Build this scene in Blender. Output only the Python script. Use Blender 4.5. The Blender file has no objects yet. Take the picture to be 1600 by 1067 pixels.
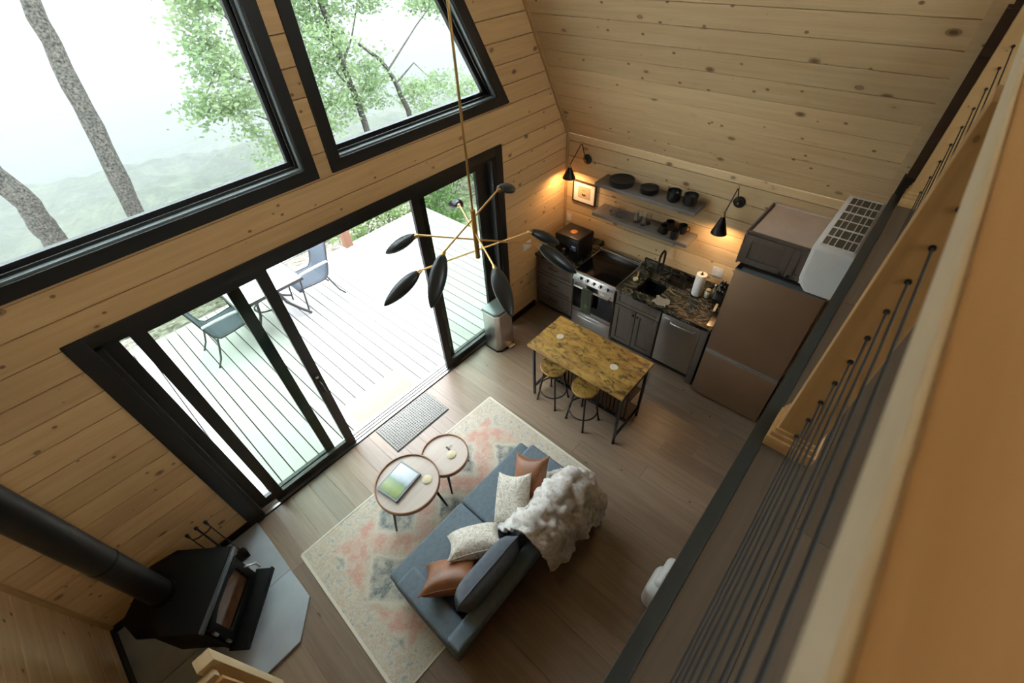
import bpy, bmesh, math, random
from mathutils import Vector, Matrix, Euler
random.seed(7)
scene = bpy.context.scene
COL = scene.collection

# ------------------------------------------------------------------ camera
cam_d = bpy.data.cameras.new('camera')
cam_d.sensor_width = 36.0
cam_d.lens = 687.45 / 1600 * 36.0
cam_d.clip_start = 0.02
cam_d.clip_end = 9000
cam = bpy.data.objects.new('camera', cam_d)
COL.objects.link(cam)
RX, RY, RZ = Vector((0.66435, -0.74602, -0.04573)), Vector((-0.54415, -0.44081, -0.71385)), Vector((0.51239, 0.49913, -0.69880))
m = Matrix((RX, -RY, -RZ)).transposed().to_4x4()
m.translation = Vector((0, 0, 4.2))
cam.matrix_world = m
cam_d.dof.use_dof = True
cam_d.dof.focus_distance = 4.6
cam_d.dof.aperture_fstop = 2.8
scene.camera = cam

# ------------------------------------------------------------------ world, exposure
SKY = 2.3
HAZE = .0016
SMOG = .0020
w = bpy.data.worlds.new('overcast_sky')
scene.world = w
w.use_nodes = True
bg = w.node_tree.nodes['Background']
bg.inputs[0].default_value = (0.86, 0.94, 1.0, 1)
bg.inputs[1].default_value = SKY
vs = scene.view_settings
vs.view_transform = 'Standard'
vs.look = 'None'
vs.exposure = 2.25
vs.gamma = 1.0
vs.use_curve_mapping = False
cy = scene.cycles
cy.max_bounces = 10
cy.diffuse_bounces = 6
cy.glossy_bounces = 4
cy.transmission_bounces = 6
cy.transparent_max_bounces = 16
cy.volume_bounces = 1
cy.caustics_reflective = False
cy.caustics_refractive = False
cy.sample_clamp_indirect = 6.0
cy.use_denoising = True

# ------------------------------------------------------------------ helpers
def rgb(h):
    h = h.lstrip('#')
    c = [int(h[i:i + 2], 16) / 255 for i in (0, 2, 4)]
    return tuple((x / 12.92 if x <= .04045 else ((x + .055) / 1.055) ** 2.4) for x in c) + (1,)

class MB:
    def __init__(s):
        s.v = []; s.f = []; s.mi = []
    def add(s, vs, fs, m=0):
        o = len(s.v)
        s.v += [tuple(p) for p in vs]
        s.f += [tuple(i + o for i in f) for f in fs]
        s.mi += [m] * len(fs)
        return s
    def box(s, x0, x1, y0, y1, z0, z1, m=0):
        x0, x1 = min(x0, x1), max(x0, x1); y0, y1 = min(y0, y1), max(y0, y1); z0, z1 = min(z0, z1), max(z0, z1)
        return s.add([(x0, y0, z0), (x1, y0, z0), (x1, y1, z0), (x0, y1, z0), (x0, y0, z1), (x1, y0, z1), (x1, y1, z1), (x0, y1, z1)],
                     [(3, 2, 1, 0), (4, 5, 6, 7), (0, 1, 5, 4), (1, 2, 6, 5), (2, 3, 7, 6), (3, 0, 4, 7)], m)
    def obox(s, c, sz, M, m=0):
        c = Vector(c); a, b, d = [q / 2 for q in sz]
        pts = [(-a, -b, -d), (a, -b, -d), (a, b, -d), (-a, b, -d), (-a, -b, d), (a, -b, d), (a, b, d), (-a, b, d)]
        return s.add([c + M @ Vector(p) for p in pts], [(3, 2, 1, 0), (4, 5, 6, 7), (0, 1, 5, 4), (1, 2, 6, 5), (2, 3, 7, 6), (3, 0, 4, 7)], m)
    def hexa(s, p, m=0):
        return s.add(p, [(3, 2, 1, 0), (4, 5, 6, 7), (0, 1, 5, 4), (1, 2, 6, 5), (2, 3, 7, 6), (3, 0, 4, 7)], m)
    def prism(s, poly, lo, hi, ax, m=0):
        # poly of 2-D points in the other two axes (cyclic order)
        def P(a, b, h):
            return {0: (h, a, b), 1: (a, h, b), 2: (a, b, h)}[ax]
        n = len(poly)
        vs = [P(a, b, lo) for a, b in poly] + [P(a, b, hi) for a, b in poly]
        fs = [tuple(range(n))[::-1], tuple(range(n, 2 * n))] + [(i, (i + 1) % n, n + (i + 1) % n, n + i) for i in range(n)]
        return s.add(vs, fs, m)
    def ring(s, outer, inner, lo, hi, ax, m=0):
        def P(a, b, h):
            return {0: (h, a, b), 1: (a, h, b), 2: (a, b, h)}[ax]
        n = len(outer)
        vs = [P(a, b, lo) for a, b in outer] + [P(a, b, lo) for a, b in inner] + [P(a, b, hi) for a, b in outer] + [P(a, b, hi) for a, b in inner]
        fs = []
        for i in range(n):
            j = (i + 1) % n
            fs += [(i, j, n + j, n + i), (2 * n + i, 3 * n + i, 3 * n + j, 2 * n + j), (i, 2 * n + i, 2 * n + j, j), (n + i, n + j, 3 * n + j, 3 * n + i)]
        return s.add(vs, fs, m)
    def cyl(s, p0, p1, r0, r1=None, n=14, m=0):
        r1 = r0 if r1 is None else r1
        p0, p1 = Vector(p0), Vector(p1)
        d = (p1 - p0).normalized()
        a = d.orthogonal().normalized(); b = d.cross(a)
        vs = []
        for p, r in ((p0, r0), (p1, r1)):
            vs += [p + r * (math.cos(t) * a + math.sin(t) * b) for t in [2 * math.pi * i / n for i in range(n)]]
        fs = [tuple(range(n))[::-1], tuple(range(n, 2 * n))] + [(i, (i + 1) % n, n + (i + 1) % n, n + i) for i in range(n)]
        return s.add(vs, fs, m)
    def tube(s, path, r, n=8, m=0, closed=False):
        P = [Vector(p) for p in path]
        k = len(P)
        R = r if isinstance(r, (list, tuple)) else [r] * k
        vs = []; prev = None
        for i in range(k):
            if closed:
                d = (P[(i + 1) % k] - P[i - 1]).normalized()
            else:
                d = (P[min(i + 1, k - 1)] - P[max(i - 1, 0)]).normalized()
            if prev is None:
                a = d.orthogonal().normalized()
            else:
                a = (prev - d * prev.dot(d)).normalized()
            prev = a; b = d.cross(a)
            vs += [P[i] + R[i] * (math.cos(t) * a + math.sin(t) * b) for t in [2 * math.pi * q / n for q in range(n)]]
        fs = []
        for i in range(k if closed else k - 1):
            j = (i + 1) % k
            fs += [(i * n + q, i * n + (q + 1) % n, j * n + (q + 1) % n, j * n + q) for q in range(n)]
        if not closed:
            fs += [tuple(range(n))[::-1], tuple(range((k - 1) * n, k * n))]
        return s.add(vs, fs, m)
    def lathe(s, prof, c=(0, 0, 0), n=24, m=0, M=None):
        c = Vector(c); vs = []; fs = []; k = len(prof)
        for r, z in prof:
            for i in range(n):
                t = 2 * math.pi * i / n
                p = Vector((r * math.cos(t), r * math.sin(t), z))
                vs.append(c + (M @ p if M else p))
        for i in range(k - 1):
            fs += [(i * n + q, i * n + (q + 1) % n, (i + 1) * n + (q + 1) % n, (i + 1) * n + q) for q in range(n)]
        if prof[0][0] > 1e-4: fs.append(tuple(range(n))[::-1])
        if prof[-1][0] > 1e-4: fs.append(tuple(range((k - 1) * n, k * n)))
        return s.add(vs, fs, m)
    def grid(s, fn, nu, nv, m=0, closeu=False):
        vs = [fn(i / nu if not closeu else i / nu, j / nv) for i in range(nu + (0 if closeu else 1)) for j in range(nv + 1)]
        fs = []
        N = nu if closeu else nu + 1
        for i in range(nu):
            for j in range(nv):
                a = (i % N) * (nv + 1) + j; b = ((i + 1) % N) * (nv + 1) + j
                fs.append((a, b, b + 1, a + 1))
        return s.add(vs, fs, m)
    def rbox(s, x0, x1, y0, y1, z0, z1, r, n=3, m=0):
        # a softly rounded box (cushion-like): sphere quarter shells pushed to the corners
        cx, cyy, cz = (x0 + x1) / 2, (y0 + y1) / 2, (z0 + z1) / 2
        hx, hy, hz = (x1 - x0) / 2, (y1 - y0) / 2, (z1 - z0) / 2
        r = min(r, hx, hy, hz)
        bm = bmesh.new()
        bmesh.ops.create_cube(bm, size=2)
        for v in bm.verts:
            v.co = Vector((v.co.x * hx, v.co.y * hy, v.co.z * hz))
        bmesh.ops.bevel(bm, geom=list(bm.edges), offset=r, segments=n, profile=0.5, affect='EDGES')
        bm.verts.ensure_lookup_table()
        vs = [(v.co.x + cx, v.co.y + cyy, v.co.z + cz) for v in bm.verts]
        fs = [tuple(v.index for v in f.verts) for f in bm.faces]
        bm.free()
        return s.add(vs, fs, m)

ORG = {}
def origin_of(o):
    while o.parent is not None:
        o = o.parent
    return ORG.get(o.name, Vector((0, 0, 0)))

def mesh_of(name, mb, mats, off=None, smooth=None, bevel=0):
    me = bpy.data.meshes.new(name)
    vs = mb.v if off is None else [(p[0] - off[0], p[1] - off[1], p[2] - off[2]) for p in mb.v]
    me.from_pydata(vs, [], mb.f)
    for q in (mats if isinstance(mats, (list, tuple)) else [mats]):
        me.materials.append(q)
    if any(mb.mi):
        me.polygons.foreach_set('material_index', mb.mi)
    if bevel:
        bm = bmesh.new(); bm.from_mesh(me)
        es = [e for e in bm.edges if len(e.link_faces) == 2 and e.calc_face_angle(0) > .5]
        bmesh.ops.bevel(bm, geom=es, offset=bevel, segments=2, profile=.6, affect='EDGES', clamp_overlap=True)
        bm.to_mesh(me); bm.free()
        smooth = 40 if smooth is None else smooth
    me.validate()
    if smooth:
        me.polygons.foreach_set('use_smooth', [True] * len(me.polygons))
        me.set_sharp_from_angle(angle=math.radians(smooth))
    me.update()
    return me

def part(name, mb, mats, parent=None, smooth=None, bevel=0, world=True):
    """one mesh object; coordinates in mb are world ones (or the thing's own frame when world is False)"""
    off = origin_of(parent) if (parent is not None and world) else None
    me = mesh_of(name, mb, mats, off, smooth, bevel)
    o = bpy.data.objects.new(name, me)
    COL.objects.link(o)
    if parent is not None: o.parent = parent
    return o

def tag(o, label=None, cat=None, group=None, kind=None):
    if label: o['label'] = label
    if cat: o['category'] = cat
    if group: o['group'] = group
    if kind: o['kind'] = kind
    return o

def thing(name, loc, label=None, cat=None, group=None, rotz=0, kind=None):
    o = bpy.data.objects.new(name, None)
    COL.objects.link(o)
    o.location = loc; o.rotation_euler = (0, 0, rotz)
    o.empty_display_size = .1
    ORG[o.name] = Vector(loc)
    return tag(o, label, cat, group, kind)

def single(name, mb, mats, label, cat, group=None, kind=None, smooth=None, bevel=0, base=None):
    """a thing that is one mesh, with its origin at its base"""
    if base is None:
        xs = [p[0] for p in mb.v]; ys = [p[1] for p in mb.v]; zs = [p[2] for p in mb.v]
        base = ((min(xs) + max(xs)) / 2, (min(ys) + max(ys)) / 2, min(zs))
    me = mesh_of(name, mb, mats, base, smooth, bevel)
    o = bpy.data.objects.new(name, me); COL.objects.link(o); o.location = base
    ORG[o.name] = Vector(base)
    return tag(o, label, cat, group, kind)

def copy_tree(o, parent=None):
    c = o.copy(); COL.objects.link(c); c.parent = parent
    if parent is None: ORG[c.name] = Vector(c.location)
    for ch in [q for q in bpy.data.objects if q.parent == o]:
        copy_tree(ch, c)
    return c

def structure(name, loc=(0, 0, 0), label=None):
    return thing(name, loc, label, None, None, 0, 'structure')

# ------------------------------------------------------------------ materials
def new_mat(name):
    m = bpy.data.materials.new(name); m.use_nodes = True
    nt = m.node_tree
    b = nt.nodes['Principled BSDF']
    return m, nt, b
def nd(nt, t, **k):
    n = nt.nodes.new(t)
    for a, v in k.items(): setattr(n, a, v)
    return n
def ramp(nt, fac, stops, interp='LINEAR'):
    r = nd(nt, 'ShaderNodeValToRGB'); r.color_ramp.interpolation = interp
    e = r.color_ramp.elements
    while len(e) < len(stops): e.new(0.5)
    for q, (p, c) in zip(e, stops): q.position = p; q.color = c
    nt.links.new(fac, r.inputs[0]); return r.outputs[0]
def mixc(nt, fac, a, b, mode='MIX'):
    n = nd(nt, 'ShaderNodeMix', data_type='RGBA', blend_type=mode)
    for sock, val in ((n.inputs[0], fac), (n.inputs[6], a), (n.inputs[7], b)):
        if hasattr(val, 'links') or isinstance(val, bpy.types.NodeSocket): nt.links.new(val, sock)
        else: sock.default_value = val
    return n.outputs[2]
def mth(nt, op, a, b=0.0):
    n = nd(nt, 'ShaderNodeMath', operation=op)
    for i, v in enumerate((a, b)):
        if isinstance(v, bpy.types.NodeSocket): nt.links.new(v, n.inputs[i])
        else: n.inputs[i].default_value = v
    return n.outputs[0]
def coords(nt, scale=(1, 1, 1), rnd=0.0):
    tc = nd(nt, 'ShaderNodeTexCoord')
    mp = nd(nt, 'ShaderNodeMapping'); mp.inputs['Scale'].default_value = scale
    src = tc.outputs['Object']
    if rnd:
        oi = nd(nt, 'ShaderNodeObjectInfo')
        mu = nd(nt, 'ShaderNodeVectorMath', operation='MULTIPLY_ADD')
        cb = nd(nt, 'ShaderNodeCombineXYZ')
        for i, f in enumerate((1.0, 1.7, 2.3)): nt.links.new(mth(nt, 'MULTIPLY', oi.outputs['Random'], f * rnd), cb.inputs[i])
        ad = nd(nt, 'ShaderNodeVectorMath', operation='ADD')
        nt.links.new(src, ad.inputs[0]); nt.links.new(cb.outputs[0], ad.inputs[1]); src = ad.outputs[0]
    nt.links.new(src, mp.inputs['Vector'])
    return mp.outputs[0]
def noise(nt, vec, scale, detail=4, rough=.55, dist=0):
    n = nd(nt, 'ShaderNodeTexNoise'); n.inputs['Scale'].default_value = scale; n.inputs['Detail'].default_value = detail
    n.inputs['Roughness'].default_value = rough; n.inputs['Distortion'].default_value = dist
    nt.links.new(vec, n.inputs['Vector']); return n.outputs['Fac']
def bump(nt, b, h, strength=.2, dist=.01):
    n = nd(nt, 'ShaderNodeBump'); n.inputs['Strength'].default_value = strength; n.inputs['Distance'].default_value = dist
    nt.links.new(h, n.inputs['Height']); nt.links.new(n.outputs[0], b.inputs['Normal'])

def plain(name, col, rough=.5, metal=0.0, var=0.0, vscale=8, bmp=0, bscale=60, spec=None, coat=0):
    m, nt, b = new_mat(name)
    b.inputs['Roughness'].default_value = rough; b.inputs['Metallic'].default_value = metal
    if spec is not None: b.inputs['Specular IOR Level'].default_value = spec
    if coat: b.inputs['Coat Weight'].default_value = coat; b.inputs['Coat Roughness'].default_value = .08
    v = coords(nt)
    f = noise(nt, v, vscale)
    d = max(var, .03)
    lo = tuple(c * (1 - d) for c in col[:3]) + (1,); hi = tuple(min(1, c * (1 + d)) for c in col[:3]) + (1,)
    nt.links.new(ramp(nt, f, [(.3, lo), (.7, hi)]), b.inputs['Base Color'])
    if bmp: bump(nt, b, noise(nt, v, bscale, 3), bmp, .004)
    return m

def wood(name, c1, c2, axis, knots=0.0, knotcol=(.135, .065, .028, 1), rough=.5, grain=1.0, tint=.22, kscale=6.2, bmp=.08, spec=.35):
    m, nt, b = new_mat(name)
    b.inputs['Roughness'].default_value = rough; b.inputs['Specular IOR Level'].default_value = spec
    sc = [28 * grain] * 3; sc[axis] = 1.4 * grain
    v = coords(nt, tuple(sc), rnd=40)
    f = noise(nt, v, 1.0, 5, .6, .6)
    sc2 = [5.0] * 3; sc2[axis] = .5
    f2 = noise(nt, coords(nt, tuple(sc2), rnd=23), 1.0, 3, .5, .8)
    col = ramp(nt, f, [(.25, c1), (.75, c2)])
    col = mixc(nt, mth(nt, 'MULTIPLY', f2, .55), col, c1)
    oi = nd(nt, 'ShaderNodeObjectInfo')
    hv = nd(nt, 'ShaderNodeHueSaturation')
    nt.links.new(mth(nt, 'MULTIPLY_ADD', oi.outputs['Random'], tint), hv.inputs['Value'])
    hv.inputs['Value'].links[0].from_node.inputs[2].default_value = 1 - tint / 2
    nt.links.new(col, hv.inputs['Color']); col = hv.outputs[0]
    if knots:
        ks = [kscale] * 3; ks[axis] = kscale * .62
        vo = nd(nt, 'ShaderNodeTexVoronoi'); vo.inputs['Scale'].default_value = 1
        kv = coords(nt, tuple(ks), rnd=61)
        nt.links.new(kv, vo.inputs['Vector'])
        kd = ramp(nt, vo.outputs['Distance'], [(knots * .5, (.9, .9, .9, 1)), (knots * .8, (.5, .5, .5, 1)), (knots * .95, (.85, .85, .85, 1)), (knots * 1.1, (.12, .12, .12, 1)), (knots * 1.8, (0, 0, 0, 1))])
        col = mixc(nt, kd, col, knotcol)
        vo2 = nd(nt, 'ShaderNodeTexVoronoi'); vo2.inputs['Scale'].default_value = 1
        ks = [kscale * 1.6] * 3; ks[axis] = kscale * 1.2
        nt.links.new(coords(nt, tuple(ks), rnd=83), vo2.inputs['Vector'])
        kd2 = ramp(nt, vo2.outputs['Distance'], [(knots * .6, (.8, .8, .8, 1)), (knots * 1.05, (0, 0, 0, 1))])
        col = mixc(nt, kd2, col, knotcol)
    nt.links.new(col, b.inputs['Base Color'])
    if bmp: bump(nt, b, f, bmp, .003)
    return m

PINE_A, PINE_B = (.575, .40, .21, 1), (.75, .565, .335, 1)
M = {}
M['pine_x'] = wood('pine_boards_x', (.57, .345, .15, 1), (.75, .50, .25, 1), 0, knots=.10, kscale=5.2)
M['pine_y'] = wood('pine_boards_y', PINE_A, PINE_B, 1, knots=.115, kscale=5.2)
M['pine_z'] = wood('pine_post', (.40, .235, .095, 1), (.52, .33, .145, 1), 2, knots=.05)
M['pine_rail'] = wood('pine_rail', (.5, .27, .1, 1), (.62, .36, .15, 1), 0, knots=0, rough=.42)
M['pine_lit'] = wood('lit_rail_front', (.64, .52, .35, 1), (.74, .62, .44, 1), 0, knots=0, tint=.0)  # paler wood colour stands in for window light on the rail front
M['pine_light'] = wood('pale_newel_wood', (.62, .45, .25, 1), (.74, .57, .35, 1), 2, knots=0)
M['floor'] = wood('oak_planks', (.19, .128, .085, 1), (.31, .23, .165, 1), 1, knots=.05, knotcol=(.06, .035, .02, 1), rough=.36, tint=.3, kscale=2.6, bmp=.12, spec=.5)
M['floor'].node_tree.nodes['Principled BSDF'].inputs['Coat Weight'].default_value = .35
M['floor'].node_tree.nodes['Principled BSDF'].inputs['Coat Roughness'].default_value = .3
M['loft'] = wood('loft_planks', (.07, .05, .034, 1), (.125, .094, .067, 1), 0, knots=0, rough=.45, tint=.25)
M['dark_boards'] = wood('dark_stained_boards', (.035, .017, .008, 1), (.06, .03, .014, 1), 1, knots=0, rough=.6)
M['deck'] = wood('deck_planks', (.34, .325, .31, 1), (.43, .415, .395, 1), 1, knots=0, rough=.6, tint=.12, grain=.7)
M['bronze'] = plain('dark_bronze_paint', (.0125, .011, .0098, 1), .42)
M['bronze_light'] = plain('bronze_aluminium', (.05, .05, .05, 1), .32, .3)
M['liner'] = plain('grey_window_liner', (.17, .195, .195, 1), .28, .25)
M['black'] = plain('matte_black_metal', (.012, .012, .013, 1), .42, .2)
M['iron'] = plain('black_stove_iron', (.005, .0055, .006, 1), .55, spec=.18)
M['rubber'] = plain('black_rubber', (.01, .01, .01, 1), .7)
M['brass'] = plain('brushed_brass', (.72, .46, .17, 1), .28, 1.0, .05)
M['steel'] = plain('brushed_steel', (.55, .53, .51, 1), .3, 1.0, .08, 3)
M['steel_dark'] = plain('bronze_steel_fridge', (.42, .29, .195, 1), .38, .8, .05, 2)
M['cabinet'] = wood('stained_cabinet', (.095, .074, .061, 1), (.14, .112, .094, 1), 2, knots=0, rough=.45, tint=.06, bmp=.03)
M['shelf'] = wood('grey_brown_shelf', (.135, .12, .108, 1), (.20, .18, .163, 1), 1, knots=0, rough=.5)
M['white'] = plain('white_plastic', (.72, .73, .73, 1), .35)
M['paper'] = plain('white_paper', (.82, .80, .77, 1), .8)
M['beige'] = plain('raw_beige_board', (.62, .49, .40, 1), .7, 0, .06)
M['black_gloss'] = plain('black_gloss', (.005, .005, .006, 1), .14, 0, 0, spec=.22)
M['dish'] = plain('black_stoneware', (.012, .012, .013, 1), .32, spec=.3)
M['leather'] = plain('tan_leather', (.235, .088, .036, 1), .4, 0, .22, 9, .25, 70)
M['sofa'] = plain('blue_grey_sofa_cloth', (.135, .175, .21, 1), .9, 0, .12, 30, .35, 260)
M['sofa_back'] = plain('darker_grey_cushion_cloth', (.105, .122, .15, 1), .85, 0, .12, 30, .3, 260)
M['hearth'] = plain('slate_grey_hearth', (.36, .395, .43, 1), .5, 0, .12, 4)
M['walnut'] = wood('walnut_leg', (.04, .02, .012, 1), (.07, .035, .02, 1), 2, knots=0, rough=.4)
M['copper_rim'] = wood('reddish_rim', (.28, .13, .07, 1), (.36, .18, .1, 1), 0, knots=0, rough=.35)
M['table_top'] = wood('bleached_table_top', (.50, .425, .37, 1), (.62, .54, .475, 1), 0, knots=0, rough=.36)
M['towel'] = plain('olive_towel', (.05, .055, .03, 1), .95, 0, .2, 40, .4, 200)
M['coaster'] = plain('pale_coaster', (.62, .55, .36, 1), .6, 0, .1, 30)
M['coaster_white'] = plain('white_coaster', (.66, .60, .50, 1), .6, 0, .06, 30)
M['coir'] = plain('tan_coir', (.56, .37, .18, 1), .95, 0, .2, 60, .5, 300)
M['mat_grey'] = plain('grey_floor_mat', (.30, .29, .265, 1), .85)
M['mat_dark'] = plain('dark_mat_ribs', (.07, .068, .06, 1), .85)
M['sling'] = plain('slate_sling_cloth', (.06, .075, .095, 1), .7, 0, .1, 40)
M['chair_metal'] = plain('grey_chair_tube', (.06, .055, .055, 1), .4, .5)
M['patio_top'] = wood('pale_patio_slats', (.55, .56, .58, 1), (.66, .67, .69, 1), 0, knots=0)
M['grille_gap'] = plain('grille_dark', (.13, .115, .08, 1), .8)
M['orange'] = plain('amber_disc', (.55, .20, .06, 1), .5)
M['twine'] = plain('beige_scrub_brush', (.55, .42, .27, 1), .8)
M['bark'] = plain('tree_bark', (.052, .046, .038, 1), .95, 0, 1.0, 26, .9, 22)
M['post_wood'] = wood('brown_deck_post', (.16, .075, .045, 1), (.24, .12, .075, 1), 2, knots=0, rough=.7)
M['firebrick'] = plain('firebrick', (.40, .20, .11, 1), .8, 0, .25, 12)

def glass_mat(name, tint, rough=0.0, f0=.015):
    m, nt, b = new_mat(name)
    nt.nodes.remove(b)
    out = nt.nodes['Material Output']
    tr = nd(nt, 'ShaderNodeBsdfTransparent'); tr.inputs[0].default_value = tint
    gl = nd(nt, 'ShaderNodeBsdfGlossy'); gl.inputs['Roughness'].default_value = rough; gl.inputs[0].default_value = (.95, 1, .98, 1)
    lw = nd(nt, 'ShaderNodeLayerWeight'); lw.inputs[0].default_value = .5
    fz = mth(nt, 'ADD', mth(nt, 'MULTIPLY', mth(nt, 'POWER', lw.outputs['Facing'], 5.0), .9), f0)
    mx = nd(nt, 'ShaderNodeMixShader')
    nt.links.new(fz, mx.inputs[0]); nt.links.new(tr.outputs[0], mx.inputs[1]); nt.links.new(gl.outputs[0], mx.inputs[2])
    nt.links.new(mx.outputs[0], out.inputs[0])
    return m
M['pane'] = glass_mat('clear_pane', (.94, .97, .96, 1))
M['pane_green'] = glass_mat('greenish_pane', (.76, .815, .755, 1))
M['tumbler'] = new_mat('tumbler_glass')[0]
_b = M['tumbler'].node_tree.nodes['Principled BSDF']
_b.inputs['Base Color'].default_value = (.96, .98, .98, 1); _b.inputs['Roughness'].default_value = .03; _b.inputs['Transmission Weight'].default_value = 1; _b.inputs['IOR'].default_value = 1.48

def granite():
    m, nt, b = new_mat('dark_green_granite')
    b.inputs['Roughness'].default_value = .14
    v = coords(nt, (1, 1, 1))
    f = noise(nt, v, 7, 8, .65, 1.6)
    g = noise(nt, coords(nt, (3.0, 1.2, 3.0)), 2.2, 6, .6, 2.2)
    c = ramp(nt, f, [(.35, (.006, .009, .008, 1)), (.55, (.02, .028, .024, 1)), (.75, (.07, .065, .05, 1))])
    vein = ramp(nt, g, [(.475, (0, 0, 0, 1)), (.505, (.8, .8, .8, 1)), (.54, (0, 0, 0, 1))])
    c = mixc(nt, vein, c, (.22, .19, .14, 1))
    nt.links.new(c, b.inputs['Base Color'])
    return m
M['granite'] = granite()

def rustic():
    m, nt, b = new_mat('rustic_blotchy_brown')
    b.inputs['Roughness'].default_value = .45
    f = noise(nt, coords(nt, (16, 5, 16), rnd=9), 1, 6, .6, .5)
    g = noise(nt, coords(nt, (17, 9, 17), rnd=9), 1, 6, .68, .9)
    c = ramp(nt, f, [(.3, (.17, .08, .022, 1)), (.5, (.37, .215, .05, 1)), (.72, (.52, .34, .08, 1))])
    d = ramp(nt, g, [(.36, (.9, .9, .9, 1)), (.41, (.6, .6, .6, 1)), (.49, (0, 0, 0, 1))])
    nt.links.new(mixc(nt, d, c, (.045, .024, .014, 1)), b.inputs['Base Color'])
    bump(nt, b, g, .1, .003)
    return m
M['rustic'] = rustic()

def rug_mat():
    m, nt, b = new_mat('faded_patterned_rug')
    b.inputs['Roughness'].default_value = .95; b.inputs['Specular IOR Level'].default_value = .1
    v = coords(nt)
    nn = nd(nt, 'ShaderNodeTexNoise'); nn.inputs['Scale'].default_value = 9; nn.inputs['Detail'].default_value = 5; nt.links.new(v, nn.inputs['Vector'])
    sc = nd(nt, 'ShaderNodeVectorMath', operation='SCALE'); sc.inputs['Scale'].default_value = .10; nt.links.new(nn.outputs['Color'], sc.inputs[0])
    ds = nd(nt, 'ShaderNodeVectorMath', operation='ADD'); nt.links.new(v, ds.inputs[0]); nt.links.new(sc.outputs[0], ds.inputs[1])
    sp = nd(nt, 'ShaderNodeSeparateXYZ'); nt.links.new(ds.outputs[0], sp.inputs[0])
    def tri(x, per, ph):
        return mth(nt, 'ABSOLUTE', mth(nt, 'SUBTRACT', mth(nt, 'FRACT', mth(nt, 'ADD', mth(nt, 'DIVIDE', x, per), ph)), .5))
    d1 = mth(nt, 'ADD', tri(sp.outputs[0], .80, .43), tri(sp.outputs[1], .92, .47))        # large lozenges
    d2 = mth(nt, 'ADD', tri(sp.outputs[0], .20, .1), tri(sp.outputs[1], .20, .6))           # small ones
    cream, pink, slate, sand = (.60, .54, .45, 1), (.58, .32, .25, 1), (.15, .18, .18, 1), (.50, .40, .29, 1)
    c = ramp(nt, d1, [(.0, slate), (.24, slate), (.30, cream), (.36, sand), (.42, pink), (.62, pink), (.70, cream), (.78, slate), (1, slate)])
    c = mixc(nt, ramp(nt, d2, [(.18, (.5, .5, .5, 1)), (.3, (0, 0, 0, 1)), (.62, (0, 0, 0, 1)), (.75, (.35, .35, .35, 1))]), c, cream)
    # border band
    so = nd(nt, 'ShaderNodeSeparateXYZ'); nt.links.new(v, so.inputs[0])
    ex = mth(nt, 'SUBTRACT', 1.23, mth(nt, 'ABSOLUTE', so.outputs[0])); ey = mth(nt, 'SUBTRACT', .765, mth(nt, 'ABSOLUTE', so.outputs[1]))
    e = mth(nt, 'MINIMUM', ex, ey)
    bc = ramp(nt, noise(nt, ds.outputs[0], 17, 3, .6), [(.36, (.33, .35, .34, 1)), (.46, cream), (.56, sand), (.64, (.52, .45, .37, 1))])
    c = mixc(nt, ramp(nt, e, [(.0, (1, 1, 1, 1)), (.19, (1, 1, 1, 1)), (.22, (0, 0, 0, 1))]), c, bc)
    # wear: worn back to the cream ground in clouds and threads
    w1 = noise(nt, v, 5.5, 7, .72, .5); w2 = noise(nt, coords(nt, (42, 130, 42)), 1, 3, .7); w3 = noise(nt, coords(nt, (170, 34, 34)), 1, 2, .7)
    c = mixc(nt, ramp(nt, w1, [(.46, (.0, .0, .0, 1)), (.66, (.75, .75, .75, 1))]), c, cream)
    c = mixc(nt, ramp(nt, w2, [(.50, (0, 0, 0, 1)), (.70, (.7, .7, .7, 1))]), c, (.63, .58, .50, 1))
    c = mixc(nt, ramp(nt, w3, [(.52, (0, 0, 0, 1)), (.72, (.55, .55, .55, 1))]), c, (.30, .29, .265, 1))
    nt.links.new(c, b.inputs['Base Color'])
    bump(nt, b, w2, .4, .004)
    return m
M['rug'] = rug_mat()

def fur_mat():
    m, nt, b = new_mat('cream_faux_fur')
    b.inputs['Roughness'].default_value = .95; b.inputs['Specular IOR Level'].default_value = .1
    b.inputs['Sheen Weight'].default_value = .3
    v = coords(nt)
    f = noise(nt, v, 7, 5, .65, .6); g = noise(nt, v, 26, 5, .7)
    c = ramp(nt, f, [(.30, (.50, .39, .32, 1)), (.42, (.70, .63, .57, 1)), (.55, (.88, .86, .83, 1))])
    c = mixc(nt, ramp(nt, g, [(.34, (.55, .55, .55, 1)), (.48, (0, 0, 0, 1))]), c, (.46, .36, .30, 1))
    nt.links.new(c, b.inputs['Base Color'])
    bump(nt, b, noise(nt, v, 120, 4, .7), .9, .01)
    return m
M['fur'] = fur_mat()

def cream_mat():
    m, nt, b = new_mat('cream_printed_cushion')
    b.inputs['Roughness'].default_value = .9
    v = coords(nt)
    f = noise(nt, coords(nt, (1, 1, 1)), 9, 6, .7, 2.5)
    c = mixc(nt, ramp(nt, f, [(.47, (0, 0, 0, 1)), (.51, (.9, .9, .9, 1)), (.55, (0, 0, 0, 1)), (.6, (.0, .0, .0, 1)), (.75, (.5, .5, .5, 1))]), (.70, .66, .58, 1), (.25, .21, .17, 1))
    nt.links.new(c, b.inputs['Base Color'])
    bump(nt, b, noise(nt, v, 200, 3), .3, .003)
    return m
M['cream'] = cream_mat()

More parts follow.
